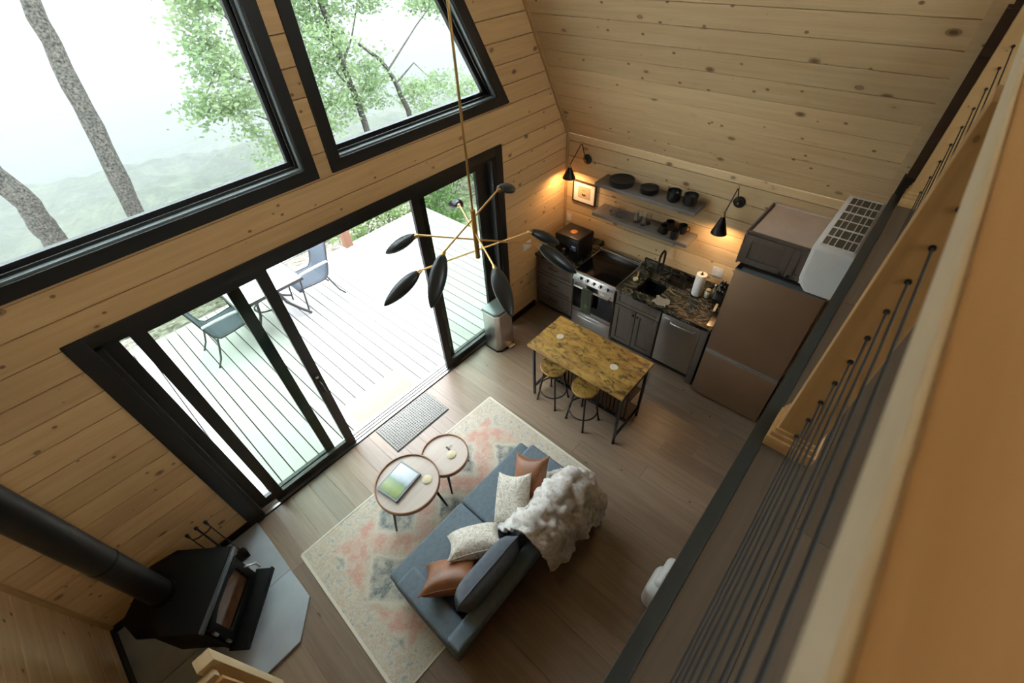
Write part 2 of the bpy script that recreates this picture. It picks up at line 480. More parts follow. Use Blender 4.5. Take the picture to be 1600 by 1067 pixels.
def leaf_mat(name, a, b_):
    m, nt, b = new_mat(name)
    nt.nodes.remove(b)
    out = nt.nodes['Material Output']
    ge = nd(nt, 'ShaderNodeTexCoord')
    f = noise(nt, ge.outputs['Object'], 1.3, 3)
    c = ramp(nt, f, [(.35, a), (.65, b_)])
    d = nd(nt, 'ShaderNodeBsdfDiffuse'); t = nd(nt, 'ShaderNodeBsdfTranslucent'); mx = nd(nt, 'ShaderNodeMixShader'); mx.inputs[0].default_value = .45
    nt.links.new(c, d.inputs[0]); nt.links.new(c, t.inputs[0])
    nt.links.new(d.outputs[0], mx.inputs[1]); nt.links.new(t.outputs[0], mx.inputs[2]); nt.links.new(mx.outputs[0], out.inputs[0])
    return m
M['leaf'] = leaf_mat('tree_leaves', (.14, .205, .095, 1), (.27, .335, .185, 1))
M['shrub'] = leaf_mat('shrub_leaves', (.09, .15, .05, 1), (.2, .27, .11, 1))
M['grass'] = leaf_mat('valley_forest', (.05, .10, .035, 1), (.13, .20, .075, 1))

# ------------------------------------------------------------------ room dimensions (metres; the camera stands over the origin)
XL, XR, XC, YG, YB = -1.65, 4.55, 1.45, 3.263, -3.2
KZ, KS = 2.263, .5552                 # knee height, run per rise of the roof
RIDGE = KZ + (XR - XC) / KS
LOFT = 2.75
def xr(z): return XR - max(0, z - KZ) * KS
def xl(z): return XL + max(0, z - KZ) * KS
DX0, DX1, DZ = -.355, 3.255, 2.40     # door opening
WB, WT = 2.927, 5.3                   # window sill and head
def wr(z): return 3.351 - (z - 2.927) * KS   # slanted side of the window

# ================================================================== THE SHELL
BT = .022        # board thickness
CH = .003        # chamfer of the board edges
def gable_piece(mb, zb, zt, xb0, xb1, xt0, xt1, y0=YG, y1=YG + BT, c=CH):
    # a board: bottom edge xb0..xb1 at zb, top edge xt0..xt1 at zt, its face at y0 with chamfered long edges
    def lerp(z):
        t = (z - zb) / (zt - zb); return xb0 + (xt0 - xb0) * t, xb1 + (xt1 - xb1) * t
    prof = [(zb, y0 + c), (zb + c, y0), (zt - c, y0), (zt, y0 + c), (zt, y1), (zb, y1)]
    n = len(prof)
    L = [(lerp(z)[0], y, z) for z, y in prof]; R = [(lerp(z)[1], y, z) for z, y in prof]
    mb.add(L + R, [tuple(range(n)), tuple(range(n, 2 * n))[::-1]] + [(i, n + i, n + (i + 1) % n, (i + 1) % n) for i in range(n)])

# --- gable wall with the door and the two windows
wall_back = structure('wall_back', (XC, YG, 0), 'pine board gable wall with sliding doors and two tall windows')
OPEN = [  # (z0, z1, left edge(z), right edge(z))
    (-.1, DZ, lambda z: DX0, lambda z: DX1),
    (WB, WT, lambda z: 1.597, wr),
    (WB, WT, lambda z: 2 * XC - wr(z) - .14, lambda z: 1.303)]
zs = [2.636 - .181 * k for k in range(15)][::-1] + [2.636 + .181 * k for k in range(1, 30)]
zs = [z for z in zs if z > .03 and z < RIDGE - .1]
zs = [0.0] + zs + [RIDGE - .02]
back = MB()
for zb, zt in zip(zs[:-1], zs[1:]):
    segs = [[(xl(zb), xr(zb)), (xl(zt), xr(zt)), zb, zt]]
    spans = [((xl(zb), xl(zt)), (xr(zb), xr(zt)))]
    cut = []; partial = []
    for z0, z1, fl, fr in OPEN:
        lo, hi = max(zb, z0), min(zt, z1)
        if hi - lo <= .004: continue
        cut.append(((fl(zb), fl(zt)), (fr(zb), fr(zt))))
        if lo > zb + .01: partial.append((zb, lo, fl, fr))
        if hi < zt - .01: partial.append((hi, zt, fl, fr))
    cut.sort(key=lambda c: c[0][0])
    left = (xl(zb), xl(zt)); pieces = []
    for c in cut:
        pieces.append((left, c[0])); left = c[1]
    pieces.append((left, (xr(zb), xr(zt))))
    for a, b in pieces:
        if b[0] - a[0] < .02 and b[1] - a[1] < .02: continue
        mb = MB(); gable_piece(mb, zb + .0028, zt - .0028, a[0], b[0], a[1], b[1]); part('board', mb, M['pine_x'], wall_back)
        back.hexa([(a[0], YG + BT, zb), (b[0], YG + BT, zb), (b[0], YG + .15, zb), (a[0], YG + .15, zb), (a[1], YG + BT, zt), (b[1], YG + BT, zt), (b[1], YG + .15, zt), (a[1], YG + .15, zt)])
    for lo, hi, fl, fr in partial:
        mb = MB(); gable_piece(mb, lo, hi, fl(lo), fr(lo), fl(hi), fr(hi)); part('board', mb, M['pine_x'], wall_back)
        back.hexa([(fl(lo), YG + BT, lo), (fr(lo), YG + BT, lo), (fr(lo), YG + .15, lo), (fl(lo), YG + .15, lo), (fl(hi), YG + BT, hi), (fr(hi), YG + BT, hi), (fr(hi), YG + .15, hi), (fl(hi), YG + .15, hi)])
part('sheathing', back, M['dark_boards'], wall_back)

# --- knee walls and roof slopes, boards running along the room
def board_along_y(length, width, c=CH):
    # local frame: x across (0..width), y along (-length..0), z = outward depth behind the face
    prof = [(0, c), (c, 0), (width - c, 0), (width, c), (width, BT), (0, BT)]
    n = 6
    A = [(x, 0, z) for x, z in prof]; B = [(x, -length, z) for x, z in prof]
    mb = MB(); mb.add(A + B, [tuple(range(n)), tuple(range(n, 2 * n))[::-1]] + [(i, n + i, n + (i + 1) % n, (i + 1) % n) for i in range(n)])
    return mb
SL = YG - YB
wmesh = {}
def side_boards(root, side, p0, direction, width, count, last=None, length=SL, y1=YG, mat='pine_y'):
    """boards stacked from p0 (x, z) along direction (dx, dz); side +1 = kitchen side"""
    dx, dz = direction
    for k in range(count):
        wd = width if (last is None or k < count - 1) else last
        key = (round(wd, 4), round(length, 3), mat)
        if key not in wmesh: wmesh[key] = mesh_of('board', board_along_y(length, wd - .0065), M[mat])
        o = bpy.data.objects.new('board', wmesh[key]); COL.objects.link(o); o.parent = root
        ex = Vector((dx, 0, dz)); ez = Vector((side * abs(dz), 0, -side * dx * (1 if dz >= 0 else -1)))
        if side < 0: ez = Vector((-abs(dz), 0, dx))
        ey = Vector((0, 1, 0))
        # keep a right-handed frame: x cross y = z
        if ex.cross(ey).dot(ez) < 0:
            R = Matrix((ex, -ey, ez)).transposed(); yy = y1 - length
        else:
            R = Matrix((ex, ey, ez)).transposed(); yy = y1
        mw = R.to_4x4(); mw.translation = Vector((p0[0] + dx * width * k, yy, p0[1] + dz * width * k)) - ORG[root.name]
        o.matrix_local = mw
sl = math.hypot(KS, 1); RUN = (RIDGE - KZ) * sl
BW = .157 * sl
nb = int(RUN / BW)
for side, X in ((1, XR), (-1, XL)):
    nm = 'right' if side > 0 else 'left'
    wr_ = structure('wall_' + nm, (X, 0, 0), 'low pine board wall under the sloping roof')
    kz = .1815; cnt = 12
    side_boards(wr_, side, (X, 0.0), (0, 1), kz, 13, last=KZ - 12 * kz)
    bk = MB().box(X + side * (BT), X + side * .15, YB, YG + .15, 0, KZ)
    part('sheathing', bk, M['dark_boards'], wr_)
    ce = structure('ceiling_' + nm, (X, 0, KZ), 'sloping ceiling of long pale pine boards')
    side_boards(ce, side, (X, KZ), (-side * KS / sl, 1 / sl), BW, nb + 1, last=RUN - nb * BW)
    n = Vector((side / sl, 0, KS / sl))
    q = [Vector((X, 0, KZ)) + n * BT, Vector((XC, 0, RIDGE)) + n * BT, Vector((XC, 0, RIDGE)) + n * .2 , Vector((X, 0, KZ)) + n * .2]
    bk = MB().prism([(v.x, v.z) for v in q], YB, YG + .15, 1)
    part('sheathing', bk, M['dark_boards'], ce)
    # corner moulding between slope and gable
    a, b = Vector((X - side * .02, YG - .012, KZ)), Vector((XC, YG - .012, RIDGE - .04))
    d = (b - a); L = d.length; d.normalize()
    R = Matrix((d, Vector((0, 1, 0)), d.cross(Vector((0, 1, 0))))).transposed()
    t = MB().obox((a + b) / 2 - Vector((side * .0, 0, 0)), (L, .024, .03), R)
    t.box(X - side * .03, X, YG - .024, YG, .1, KZ)
    part('trim_corner_' + nm, t, M['pine_z'])['kind'] = 'structure'

# --- floor: planks running from the glass doors towards the loft
floor = structure('floor', (XC, 0, 0), 'grey brown oak plank floor')
sub = MB().box(XL - .15, XR + .15, YB, YG + .15, -.25, -.02); part('subfloor', sub, M['dark_boards'], floor)
PW = .19; xs = [.885 + PW * k for k in range(-14, 21)]
xs = [x for x in xs if XL - PW < x < XR]
fm = {}
rnd = random.Random(3)
for k, x0 in enumerate(xs):
    x1 = min(x0 + PW, XR); xa = max(x0, XL)
    y = YG; first = True
    while y > YB + .05:
        L = round((rnd.choice([.7, 1.1, 1.5, 1.9]) if first else rnd.choice([1.5, 1.9, 2.2])), 2); first = False
        L = min(L, y - YB)
        wd = round(x1 - xa, 4); key = (round(L, 3), wd)
        if key not in fm:
            c = .0022; prof = [(0, -.02), (wd, -.02), (wd, -c), (wd - c, 0), (c, 0), (0, -c)]
            mb = MB(); A = [(p, -.0012, z) for p, z in prof]; B = [(p, -L + .0012, z) for p, z in prof]
            mb.add(A + B, [tuple(range(6)), tuple(range(6, 12))[::-1]] + [(i, 6 + i, 6 + (i + 1) % 6, (i + 1) % 6) for i in range(6)])
            fm[key] = mesh_of('plank', mb, M['floor'])
        o = bpy.data.objects.new('plank', fm[key]); COL.objects.link(o); o.parent = floor
        o.location = (xa - XC, y, 0)
        y -= L

# --- end wall behind the loft
wf = structure('wall_front', (XC, YB, 0), 'plain wall at the far end below and behind the loft')
FW = (.35, 2.55, 3.85, 5.9)     # opening for a window added behind the camera to light gable and rail
zc = [0, KZ, FW[2], FW[3], RIDGE - .02]
mb = MB()
for z0, z1 in zip(zc[:-1], zc[1:]):
    if (z0, z1) == (FW[2], FW[3]):
        for a0, b0, a1, b1 in ((xl(z0), FW[0], xl(z1), FW[0]), (FW[1], xr(z0), FW[1], xr(z1))):
            if b1 < a1: b1 = a1
            mb.hexa([(a0, YB - .12, z0), (b0, YB - .12, z0), (b0, YB, z0), (a0, YB, z0), (a1, YB - .12, z1), (b1, YB - .12, z1), (b1, YB, z1), (a1, YB, z1)])
    else:
        mb.hexa([(xl(z0), YB - .12, z0), (xr(z0), YB - .12, z0), (xr(z0), YB, z0), (xl(z0), YB, z0), (xl(z1), YB - .12, z1), (xr(z1), YB - .12, z1), (xr(z1), YB, z1), (xl(z1), YB, z1)])
part('sheathing', mb, M['pine_x'], wf)
w3 = structure('window_3', (1.45, YB, FW[2]), 'added unseen window at the back of the loft, letting in fill daylight')
o_ = [(FW[0], FW[2]), (FW[1], FW[2]), (FW[1], FW[3]), (FW[0], FW[3])]
i_ = [(FW[0] + .06, FW[2] + .06), (FW[1] - .06, FW[2] + .06), (FW[1] - .06, FW[3] - .06), (FW[0] + .06, FW[3] - .06)]
part('sash', MB().ring(o_, i_, YB - .1, YB - .05, 1), M['bronze'], w3)
part('glass_pane', MB().prism(i_, YB - .078, YB - .072, 1), M['pane'], w3)

# --- baseboards
for nm, b in (('back_left', (XL, DX0 - .11, YG - .016, YG, 0, .1)), ('back_right', (DX1 + .11, 3.88, YG - .016, YG, 0, .1)), ('left', (XL, XL + .016, YB, YG - .02, 0, .1))):
    part('baseboard_' + nm, MB().box(*b), M['bronze'])['kind'] = 'structure'

# ================================================================== SLIDING DOORS
door = structure('door_1', (XC, YG, 0), 'dark bronze sliding glass doors standing open to the deck')
# casing
t = MB()
t.box(-.466, DX0, YG - .022, YG, 0, 2.485); t.box(DX1, 3.362, YG - .022, YG, 0, 2.485); t.box(DX0, DX1, YG - .022, YG, DZ, 2.485)
part('casing', t, M['bronze'], door, bevel=.003)
t = MB()
t.box(DX0, DX0 + .035, YG, YG + .17, 0, DZ); t.box(DX1 - .035, DX1, YG, YG + .17, 0, DZ); t.box(DX0, DX1, YG, YG + .17, DZ - .04, DZ)
part('frame', t, M['bronze'], door)
t = MB().box(DX0, DX1, YG - .002, YG + .17, -.03, .012)
for yy in (.035, .075, .115): t.box(DX0, DX1, YG + yy, YG + yy + .012, .012, .024)
part('threshold_track', t, M['steel'], door)
t = MB().box(DX0, DX1, YG - .012, YG - .002, -.02, .012); part('threshold_strip', t, M['rubber'], door)
def door_panel(name, x0, x1, yc, mat, st=.092):
    z0, z1 = .022, DZ - .04
    t = MB().box(x0, x0 + st, yc - .018, yc + .018, z0, z1).box(x1 - st, x1, yc - .018, yc + .018, z0, z1)
    t.box(x0 + st, x1 - st, yc - .018, yc + .018, z0, z0 + .085).box(x0 + st, x1 - st, yc - .018, yc + .018, z1 - .045, z1)
    p = part(name, t, M['bronze'], door)
    part('glass_pane', MB().box(x0 + st - .008, x1 - st + .008, yc - .003, yc + .003, z0 + .08, z1 - .04), M[mat], p)
    b = MB()
    for zz, hh in ((z0 + .085, .012),): b.box(x0 + st, x1 - st, yc - .021, yc + .021, zz, zz + hh)
    part('glazing_bead', b, M['bronze_light'], p)
    return p
pf1 = door_panel('fixed_panel', DX0 + .03, .552, YG + .105, 'pane')
ps1 = door_panel('sliding_panel', -.168, .765, YG + .045, 'pane_green')
ps2 = door_panel('sliding_panel', 2.165, 3.09, YG + .045, 'pane_green')
pf2 = door_panel('fixed_panel', 2.265, DX1 - .03, YG + .105, 'pane')
h = MB().box(.695, .735, YG + .012, YG + .027, .93, 1.14).tube([(.715, YG + .012, .97), (.715, YG - .035, .98), (.715, YG - .035, 1.09), (.715, YG + .012, 1.10)], .009)
part('handle', h, M['black'], ps1)
part('thumb_latch', MB().box(.702, .73, YG + .004, YG + .013, 1.15, 1.17), M['steel'], ps1)

# ================================================================== THE TWO WINDOWS
def window(n, mirror, label):
    root = structure('window_%d' % n, (XC + (-1.1 if mirror else 1.1), YG, WB), label)
    f = (lambda p: [(2 * XC - a, b) for a, b in p]) if mirror else (lambda p: p)
    def poly(x0, zb, xs_at_zb, zt):
        return [(x0, zb), (xs_at_zb, zb), (xs_at_zb - KS * (zt - zb), zt), (x0, zt)]
    ex = WX if mirror else 0
    def inset(d):   # offset of the opening polygon inwards by d
        k = math.hypot(1, KS) * d
        return poly(1.597 + d, WB + d, 3.351 + ex - k - KS * d, WT - d)
    part('casing', MB().ring(f(poly(1.507, 2.84, 3.513 + ex, WT + .09)), f(inset(0)), YG - .022, YG, 1), M['bronze'], root)
    part('liner', MB().ring(f(inset(-.015)), f(inset(.012)), YG, YG + .09, 1), M['liner'], root)
    part('stop', MB().ring(f(inset(.011)), f(inset(.03)), YG + .045, YG + .055, 1), M['bronze'], root)
    part('sash', MB().ring(f(inset(.0)), f(inset(.055)), YG + .088, YG + .13, 1), M['bronze'], root)
    part('glass_pane', MB().prism(f(inset(.05)), YG + .104, YG + .110, 1), M['pane'], root)
    return root
WX = .14
window(1, True, 'tall window with a slanted side over the stove end of the doors')
window(2, False, 'tall window with a slanted side over the kitchen end of the doors')

# ================================================================== LOFT EDGE
lf = structure('floor_loft', (XC, -1.6, LOFT), 'dark brown plank floor of the loft')
part('slab', MB().box(-1.33, 4.25, YB, -.012, LOFT - .26, LOFT - .02), M['dark_boards'], lf)
y = -.045; k = 0
while y > YB + .1:
    y2 = max(y - .19, YB)
    for xa, xb in (((-1.33, 1.0), (1.0, 3.69)) if k % 2 else ((-1.33, 2.3), (2.3, 3.69))):
        part('plank', MB().box(xa + .001, xb - .001, y2 + .001, y - .001, LOFT - .02, LOFT), M['loft'], lf)
    y = y2; k += 1
part('trim_nosing', MB().box(-1.33, 3.69, -.044, .004, LOFT - .05, LOFT + .004), plain('nosing_paint', (.035, .042, .042, 1), .3, .3), bevel=.004)['kind'] = 'structure'
part('trim_fascia', MB().box(-1.30, 4.22, -.012, .0, LOFT - .5, LOFT - .05), M['bronze'])['kind'] = 'structure'
# short side wall of the loft, dark boards, and the pale strip that ends the slope
kw = structure('wall_loft_side', (3.70, -1.6, LOFT), 'low dark board wall closing the side of the loft')
for k in range(6):
    z0 = LOFT + .12 + .217 * k; z1 = min(z0 + .215, 3.80)
    if z1 - z0 < .05: break
    part('board', MB().box(3.70, 3.722, YB, -.012, z0, z1), M['dark_boards'], kw)
part('baseboard_loft', MB().box(3.69, 3.724, YB, -.012, LOFT, LOFT + .12), M['black'])['kind'] = 'structure'
a, b = Vector((xr(2.5) - .012, .012, 2.5)), Vector((xr(6.6) - .012, .012, 6.6))
d = (b - a); L = d.length; d.normalize()
R = Matrix((d, Vector((0, 1, 0)), d.cross(Vector((0, 1, 0))))).transposed()
part('trim_slope', MB().obox((a + b) / 2, (L, .085, .018), R), M['pine_y'])['kind'] = 'structure'

# ================================================================== CABLE RAILING
RAILL = 'pine loft railing with black horizontal cables and a broad top rail'
rail = thing('cable_railing', (1.3, -.12, LOFT), RAILL, 'railing')
CZ = [2.853 + .0947 * k for k in range(11)]
def rail_post(x0, x1, yf=-.06, yb=-.185, top=3.905):
    p = part('post', MB().box(x0, x1, yb, yf, LOFT, top), M['pine_z'], rail, bevel=.003)
    b = MB().box(x0 - .018, x1 + .018, yb - .018, yf + .018, LOFT, LOFT + .055)
    b.box(x0 - .012, x1 + .012, yb - .012, yf + .012, LOFT + .055, LOFT + .08)
    b.box(x0 - .006, x1 + .006, yb - .006, yf + .006, LOFT + .08, LOFT + .10)
    part('base_moulding', b, M['pine_z'], p, bevel=.004)
    for z in CZ:
        part('cable_ferrule', MB().cyl((x0 - .006, -.12, z), (x0 + .004, -.12, z), .0075, n=10), M['black'], p, smooth=40)
rail_post(1.262, 1.392)
rail_post(3.545, 3.675, -.066)
rail_post(-1.16, -1.03)
for z in CZ:
    part('cable', MB().cyl((-1.0, -.12, z), (3.545, -.12, z), .0029, n=6), M['rubber'], rail, smooth=60)
part('top_rail', MB().box(-1.2, 3.70, -.235, -.078, 3.903, 3.960), M['pine_rail'], rail, bevel=.005)
part('rail_lit_front', MB().box(-1.2, 3.70, -.078, -.070, 3.903, 3.957), M['pine_lit'], rail, bevel=.002)  # thin strip coloured pale as the window-lit front of the top rail

# stair newel below the loft, by the hearth
nw = thing('stair_newel', (-.9, 1.83, 0), 'pale wooden newel post with a short rail beside the hearth', 'newel post')
part('post', MB().box(-.965, -.865, 1.80, 1.885, 0, 1.1), M['pine_light'], nw, bevel=.004)
part('rail', MB().box(-1.6, -.905, 1.745, 1.79, .99, 1.05), M['pine_light'], nw, bevel=.003)
part('bottom_board', MB().box(-.94, -.885, 1.3, 1.80, .02, .30), M['pine_rail'], nw)
part('side_panel', MB().box(-1.55, -.895, 1.72, 1.745, .25, .99), M['pine_rail'], nw)

# ================================================================== SOFA
sofa = thing('sofa', (.947, 1.28, 0), 'blue grey two seat sofa on the patterned rug', 'sofa')
SX0, SX1, SM = .125, 1.77, .945
part('base', MB().rbox(SX0, SX1, .95, 1.66, .09, .29, .02), M['sofa'], sofa, smooth=50)
for a, b in ((SX0 + .005, SM - .003), (SM + .003, SX1 - .005)):
    mb = MB()
    def seat(u, v, a=a, b=b):
        return None
    mb.rbox(a, b, 1.0, 1.69, .275, .425, .03, 4)
    part('seat_cushion', mb, M['sofa'], sofa, smooth=60)
for a, b in ((SX0 - .005, .31), (1.585, SX1 + .005)):
    part('arm', MB().rbox(a, b, .90, 1.55, .09, .52, .03, 4), M['sofa'], sofa, smooth=60)
def lean_box(x0, x1, yb, yt, th, z0, z1, r, n=4):
    mb = MB().rbox(x0, x1, -th / 2, th / 2, z0, z1, r, n)
    mb.v = [(x, y + yb + (yt - yb) * (z - z0) / (z1 - z0), z) for x, y, z in mb.v]
    return mb
part('backrest', lean_box(.13, 1.765, .99, .885, .13, .09, .63, .03), M['sofa'], sofa, smooth=60)
def puff(mb, amt, axis=1):
    # belly out a rounded box towards its middle
    xs_ = [p[0] for p in mb.v]; zs_ = [p[2] for p in mb.v]; ys_ = [p[1] for p in mb.v]
    return mb
def pillow_grid(w, h, t, n=18, pinch=.12, sq=2.6):
    """a stuffed cushion in its own frame: w along x, h along z, thickness along y"""
    mb = MB()
    def shape(u, v, s):
        a, b = 2 * u - 1, 2 * v - 1
        k = max(0.0, (1 - abs(a) ** sq) * (1 - abs(b) ** sq)) ** .5
        inx = 1 - pinch * (1 - abs(b) ** 2) * 0 - pinch * (1 - b * b) * a * a
        inz = 1 - pinch * (1 - a * a) * b * b
        return (a * w / 2 * inx, s * (t / 2 * k + .004), b * h / 2 * inz)
    mb.grid(lambda u, v: shape(u, v, 1), n, n)
    mb.grid(lambda u, v: shape(u, 1 - v, -1), n, n)
    # side strip
    m_ = n + 1
    def idx(i, j, s): return (i * m_ + j) if s == 0 else m_ * m_ + i * m_ + (n - j)
    for i in range(n):
        mb.f += [(idx(i, 0, 0), idx(i, 0, 1), idx(i + 1, 0, 1), idx(i + 1, 0, 0)), (idx(i, n, 0), idx(i + 1, n, 0), idx(i + 1, n, 1), idx(i, n, 1)),
                 (idx(0, i, 0), idx(0, i + 1, 0), idx(0, i + 1, 1), idx(0, i, 1)), (idx(n, i, 0), idx(n, i, 1), idx(n, i + 1, 1), idx(n, i + 1, 0))]
        mb.mi += [0] * 4
    return mb
def pillow_seam(w, h, pinch=.12, r=.006, n=14):
    P = []
    for k in range(4):
        for i in range(n):
            t = -1 + 2 * i / n
            a, b = [(t, -1), (1, t), (-t, 1), (-1, -t)][k]
            P.append((a * w / 2 * (1 - pinch * (1 - b * b) * a * a), 0, b * h / 2 * (1 - pinch * (1 - a * a) * b * b)))
    return MB().tube(P, r, 6, closed=True)
def bake(mb, Mx):
    mb.v = [tuple(Mx @ Vector(p)) for p in mb.v]; return mb
for a, b in ((.315, .93), (.95, 1.58)):
    w_, h_ = b - a, .42
    Mx = Matrix.Translation(((a + b) / 2, 1.03, .62)) @ Euler((math.radians(14), 0, 0)).to_matrix().to_4x4()
    c = part('back_cushion', bake(pillow_grid(w_, h_, .2, 16, .02, 5), Mx), M['sofa_back'], sofa, smooth=70)
    part('piping', bake(pillow_seam(w_, h_, .02, .007), Mx), M['sofa_back'], c, smooth=60)
for x, y in ((.2, 1.02), (.2, 1.6), (1.69, 1.02), (1.69, 1.6)):
    part('leg', MB().cyl((x, y, .006), (x, y, .1), .016, .024, 10), M['walnut'], sofa, smooth=40)

def cushion(name, mat, label, loc, ex, n, w, h, t, pinch=.12):
    """ex = direction of the cushion's width, n = direction its face looks"""
    root = thing(name, loc, label, 'cushion', 'throw cushions on the sofa')
    ex = Vector(ex).normalized(); n = Vector(n); n = (n - ex * n.dot(ex)).normalized(); ez = ex.cross(n)
    R = Matrix((ex, n, ez)).transposed().to_4x4()
    part('cover', bake(pillow_grid(w, h, t, 20, pinch), R), M[mat], root, smooth=70, world=False)
    part('piping', bake(pillow_seam(w, h, pinch, .005), R), M[mat], root, smooth=60, world=False)
    return root
cushion('leather_cushion', 'leather', 'tan leather cushion lying by the arm nearest the stove', (.445, 1.235, .575), (.74, -.67, .02), (.40, .44, .78), .46, .37, .18, .2)
cushion('printed_cushion', 'cream', 'cream printed cushion propped in the middle against the long back cushion', (.745, 1.29, .565), (.81, -.58, .0), (.36, .50, .80), .45, .37, .19, .16)
cushion('printed_cushion', 'cream', 'cream printed cushion standing against the tan leather cushion', (1.19, 1.275, .60), (.43, .30, .24), (-.42, .40, .80), .46, .37, .19, .16)
cushion('leather_cushion', 'leather', 'tan leather cushion standing against the arm nearest the kitchen', (1.42, 1.275, .625), (.42, .26, .30), (-.60, .25, .72), .45, .37, .16, .2)

# faux fur throw over the back corner
from mathutils import noise as mnoise
def throw_base(u, v):
    # sheet coordinates: sx along the sofa, q from the seat over the back
    sx = .98 + u * .90; q = 1.30 - v * .98
    sx += .07 * math.sin(v * 5.0 + .4) * (u - .35) - .10 * max(0, v - .55) * (1 - u) * -1
    q += .09 * math.sin(u * 5.2 + .9) * (v - .45)
    x, y = sx, q
    lift = .10 * math.sin(math.pi * min(1, max(0, (x - 1.0) / .8)))
    if y > 1.14: z = .47 + .10 * max(0, (1.24 - y) / .1 if y < 1.24 else 0) + .25 * lift
    elif y > .95: z = .57 + .31 * math.sin((1.14 - y) / .19 * math.pi / 2)
    else: z = .88
    ty = max(0.0, .93 - y)
    if ty > 0:
        z = .88 - ty * 1.02; y = .93 - .16 * math.sin(min(1, ty / .22) * math.pi / 2) - .05 * ty
    tx = max(0.0, x - 1.60)
    if tx > 0:
        z -= .25 * min(1, tx / .12) + max(0, tx - .16) * 1.0; x = 1.60 + min(tx, .16) + .35 * max(0, tx - .16)
    return Vector((x, y, max(z, .07)))
NT = 90
G = [[throw_base(i / NT, j / NT) for j in range(NT + 1)] for i in range(NT + 1)]
tm = MB(); T2 = []
for i in range(NT + 1):
    for j in range(NT + 1):
        du = G[min(i + 1, NT)][j] - G[max(i - 1, 0)][j]; dv = G[i][min(j + 1, NT)] - G[i][max(j - 1, 0)]
        n_ = du.cross(dv)
        n_ = -n_.normalized() if n_.length > 1e-9 else Vector((0, 0, 1))
        if n_.z < 0 and n_.y > 0: n_ = -n_
        p = G[i][j]
        f = .05 * mnoise.fractal(p * 7.0, .8, 2.1, 3) + .022 * abs(mnoise.noise(p * 26)) + .010 * mnoise.noise(p * 60)
        e = min(1, min(i, NT - i, j, NT - j) / 5)
        T2.append(tuple(p + n_ * (f + .03 * e)))
tm.add(T2, [(i * (NT + 1) + j, (i + 1) * (NT + 1) + j, (i + 1) * (NT + 1) + j + 1, i * (NT + 1) + j + 1) for i in range(NT) for j in range(NT)])
th = single('fur_throw', tm, M['fur'], 'cream and brown faux fur throw draped over the sofa back corner', 'blanket', smooth=180)
sm = th.modifiers.new('thick', 'SOLIDIFY'); sm.thickness = .025; sm.offset = 0

# ================================================================== RUG AND MATS
rt = thing('area_rug', (.93, 1.83, 0), 'large faded pink and grey patterned rug under the sofa', 'rug', rotz=math.radians(-1.5))
def rugp(u, v):
    x, y = (u - .5) * 2.46, (v - .5) * 1.53
    return (x + .004 * math.sin(y * 9), y + .006 * math.sin(x * 7), .009 + .0015 * math.sin(x * 5 + y * 3))
mb = MB().grid(rugp, 40, 26); part('pile', mb, M['rug'], rt, smooth=180, world=False)
mb = MB()
for s in (-1, 1): mb.box(s * 1.235 - .012, s * 1.235 + .012, -.765, .765, .001, .011)
for s in (-1, 1): mb.box(-1.235, 1.235, s * .767 - .008, s * .767 + .008, .001, .011)
part('binding', mb, M['coaster_white'], rt, world=False)

dm = thing('door_mat', (1.36, 3.03, 0), 'grey ribbed mat on the plank floor at the open door', 'mat')
part('backing', MB().box(.985, 1.745, 2.815, 3.235, .001, .008), M['mat_dark'], dm)
mb = MB()
for i in range(27):
    x = .995 + i * .028
    mb.box(x, x + .017, 2.825, 3.225, .008, .013)
for j in range(15):
    y = 2.83 + j * .0275
    mb.box(.99, 1.74, y, y + .012, .008, .0145)
part('ribs', mb, M['mat_grey'], dm)

# ================================================================== NESTED COFFEE TABLES
def round_table(cx, cyy, r, z, legs, label):
    t = thing('coffee_table', (cx, cyy, 0), label, 'coffee table', 'nested round coffee tables')
    part('table_top', MB().lathe([(0, z - .018), (r - .03, z - .018), (r - .012, z - .012), (r - .012, z), (0, z)], (cx, cyy, 0), 56), M['table_top'], t, smooth=30)
    part('rim', MB().lathe([(r - .014, z - .03), (r, z - .026), (r, z + .014), (r - .004, z + .018), (r - .011, z + .018), (r - .014, z + .001), (r - .014, z - .03)], (cx, cyy, 0), 64), M['copper_rim'], t, smooth=40)
    for fx, fy in legs:
        tx, tyy = cx + (fx - cx) * .72, cyy + (fy - cyy) * .72
        part('leg', MB().cyl((fx, fy, .012), (tx, tyy, z - .018), .009, .017, 12), M['walnut'], t, smooth=40)
        part('leg_cap', MB().cyl((tx, tyy, z - .045), (tx, tyy, z - .018), .024, .026, 12), M['walnut'], t, smooth=40)
    return t
round_table(.735, 2.19, .302, .44, [(.441, 2.13), (.925, 1.945), (.845, 2.47)], 'larger round coffee table carrying the book, partly over its smaller mate')
round_table(1.185, 2.185, .238, .37, [(1.045, 2.0), (1.41, 2.14), (1.11, 2.40)], 'smaller round coffee table tucked under the larger one')
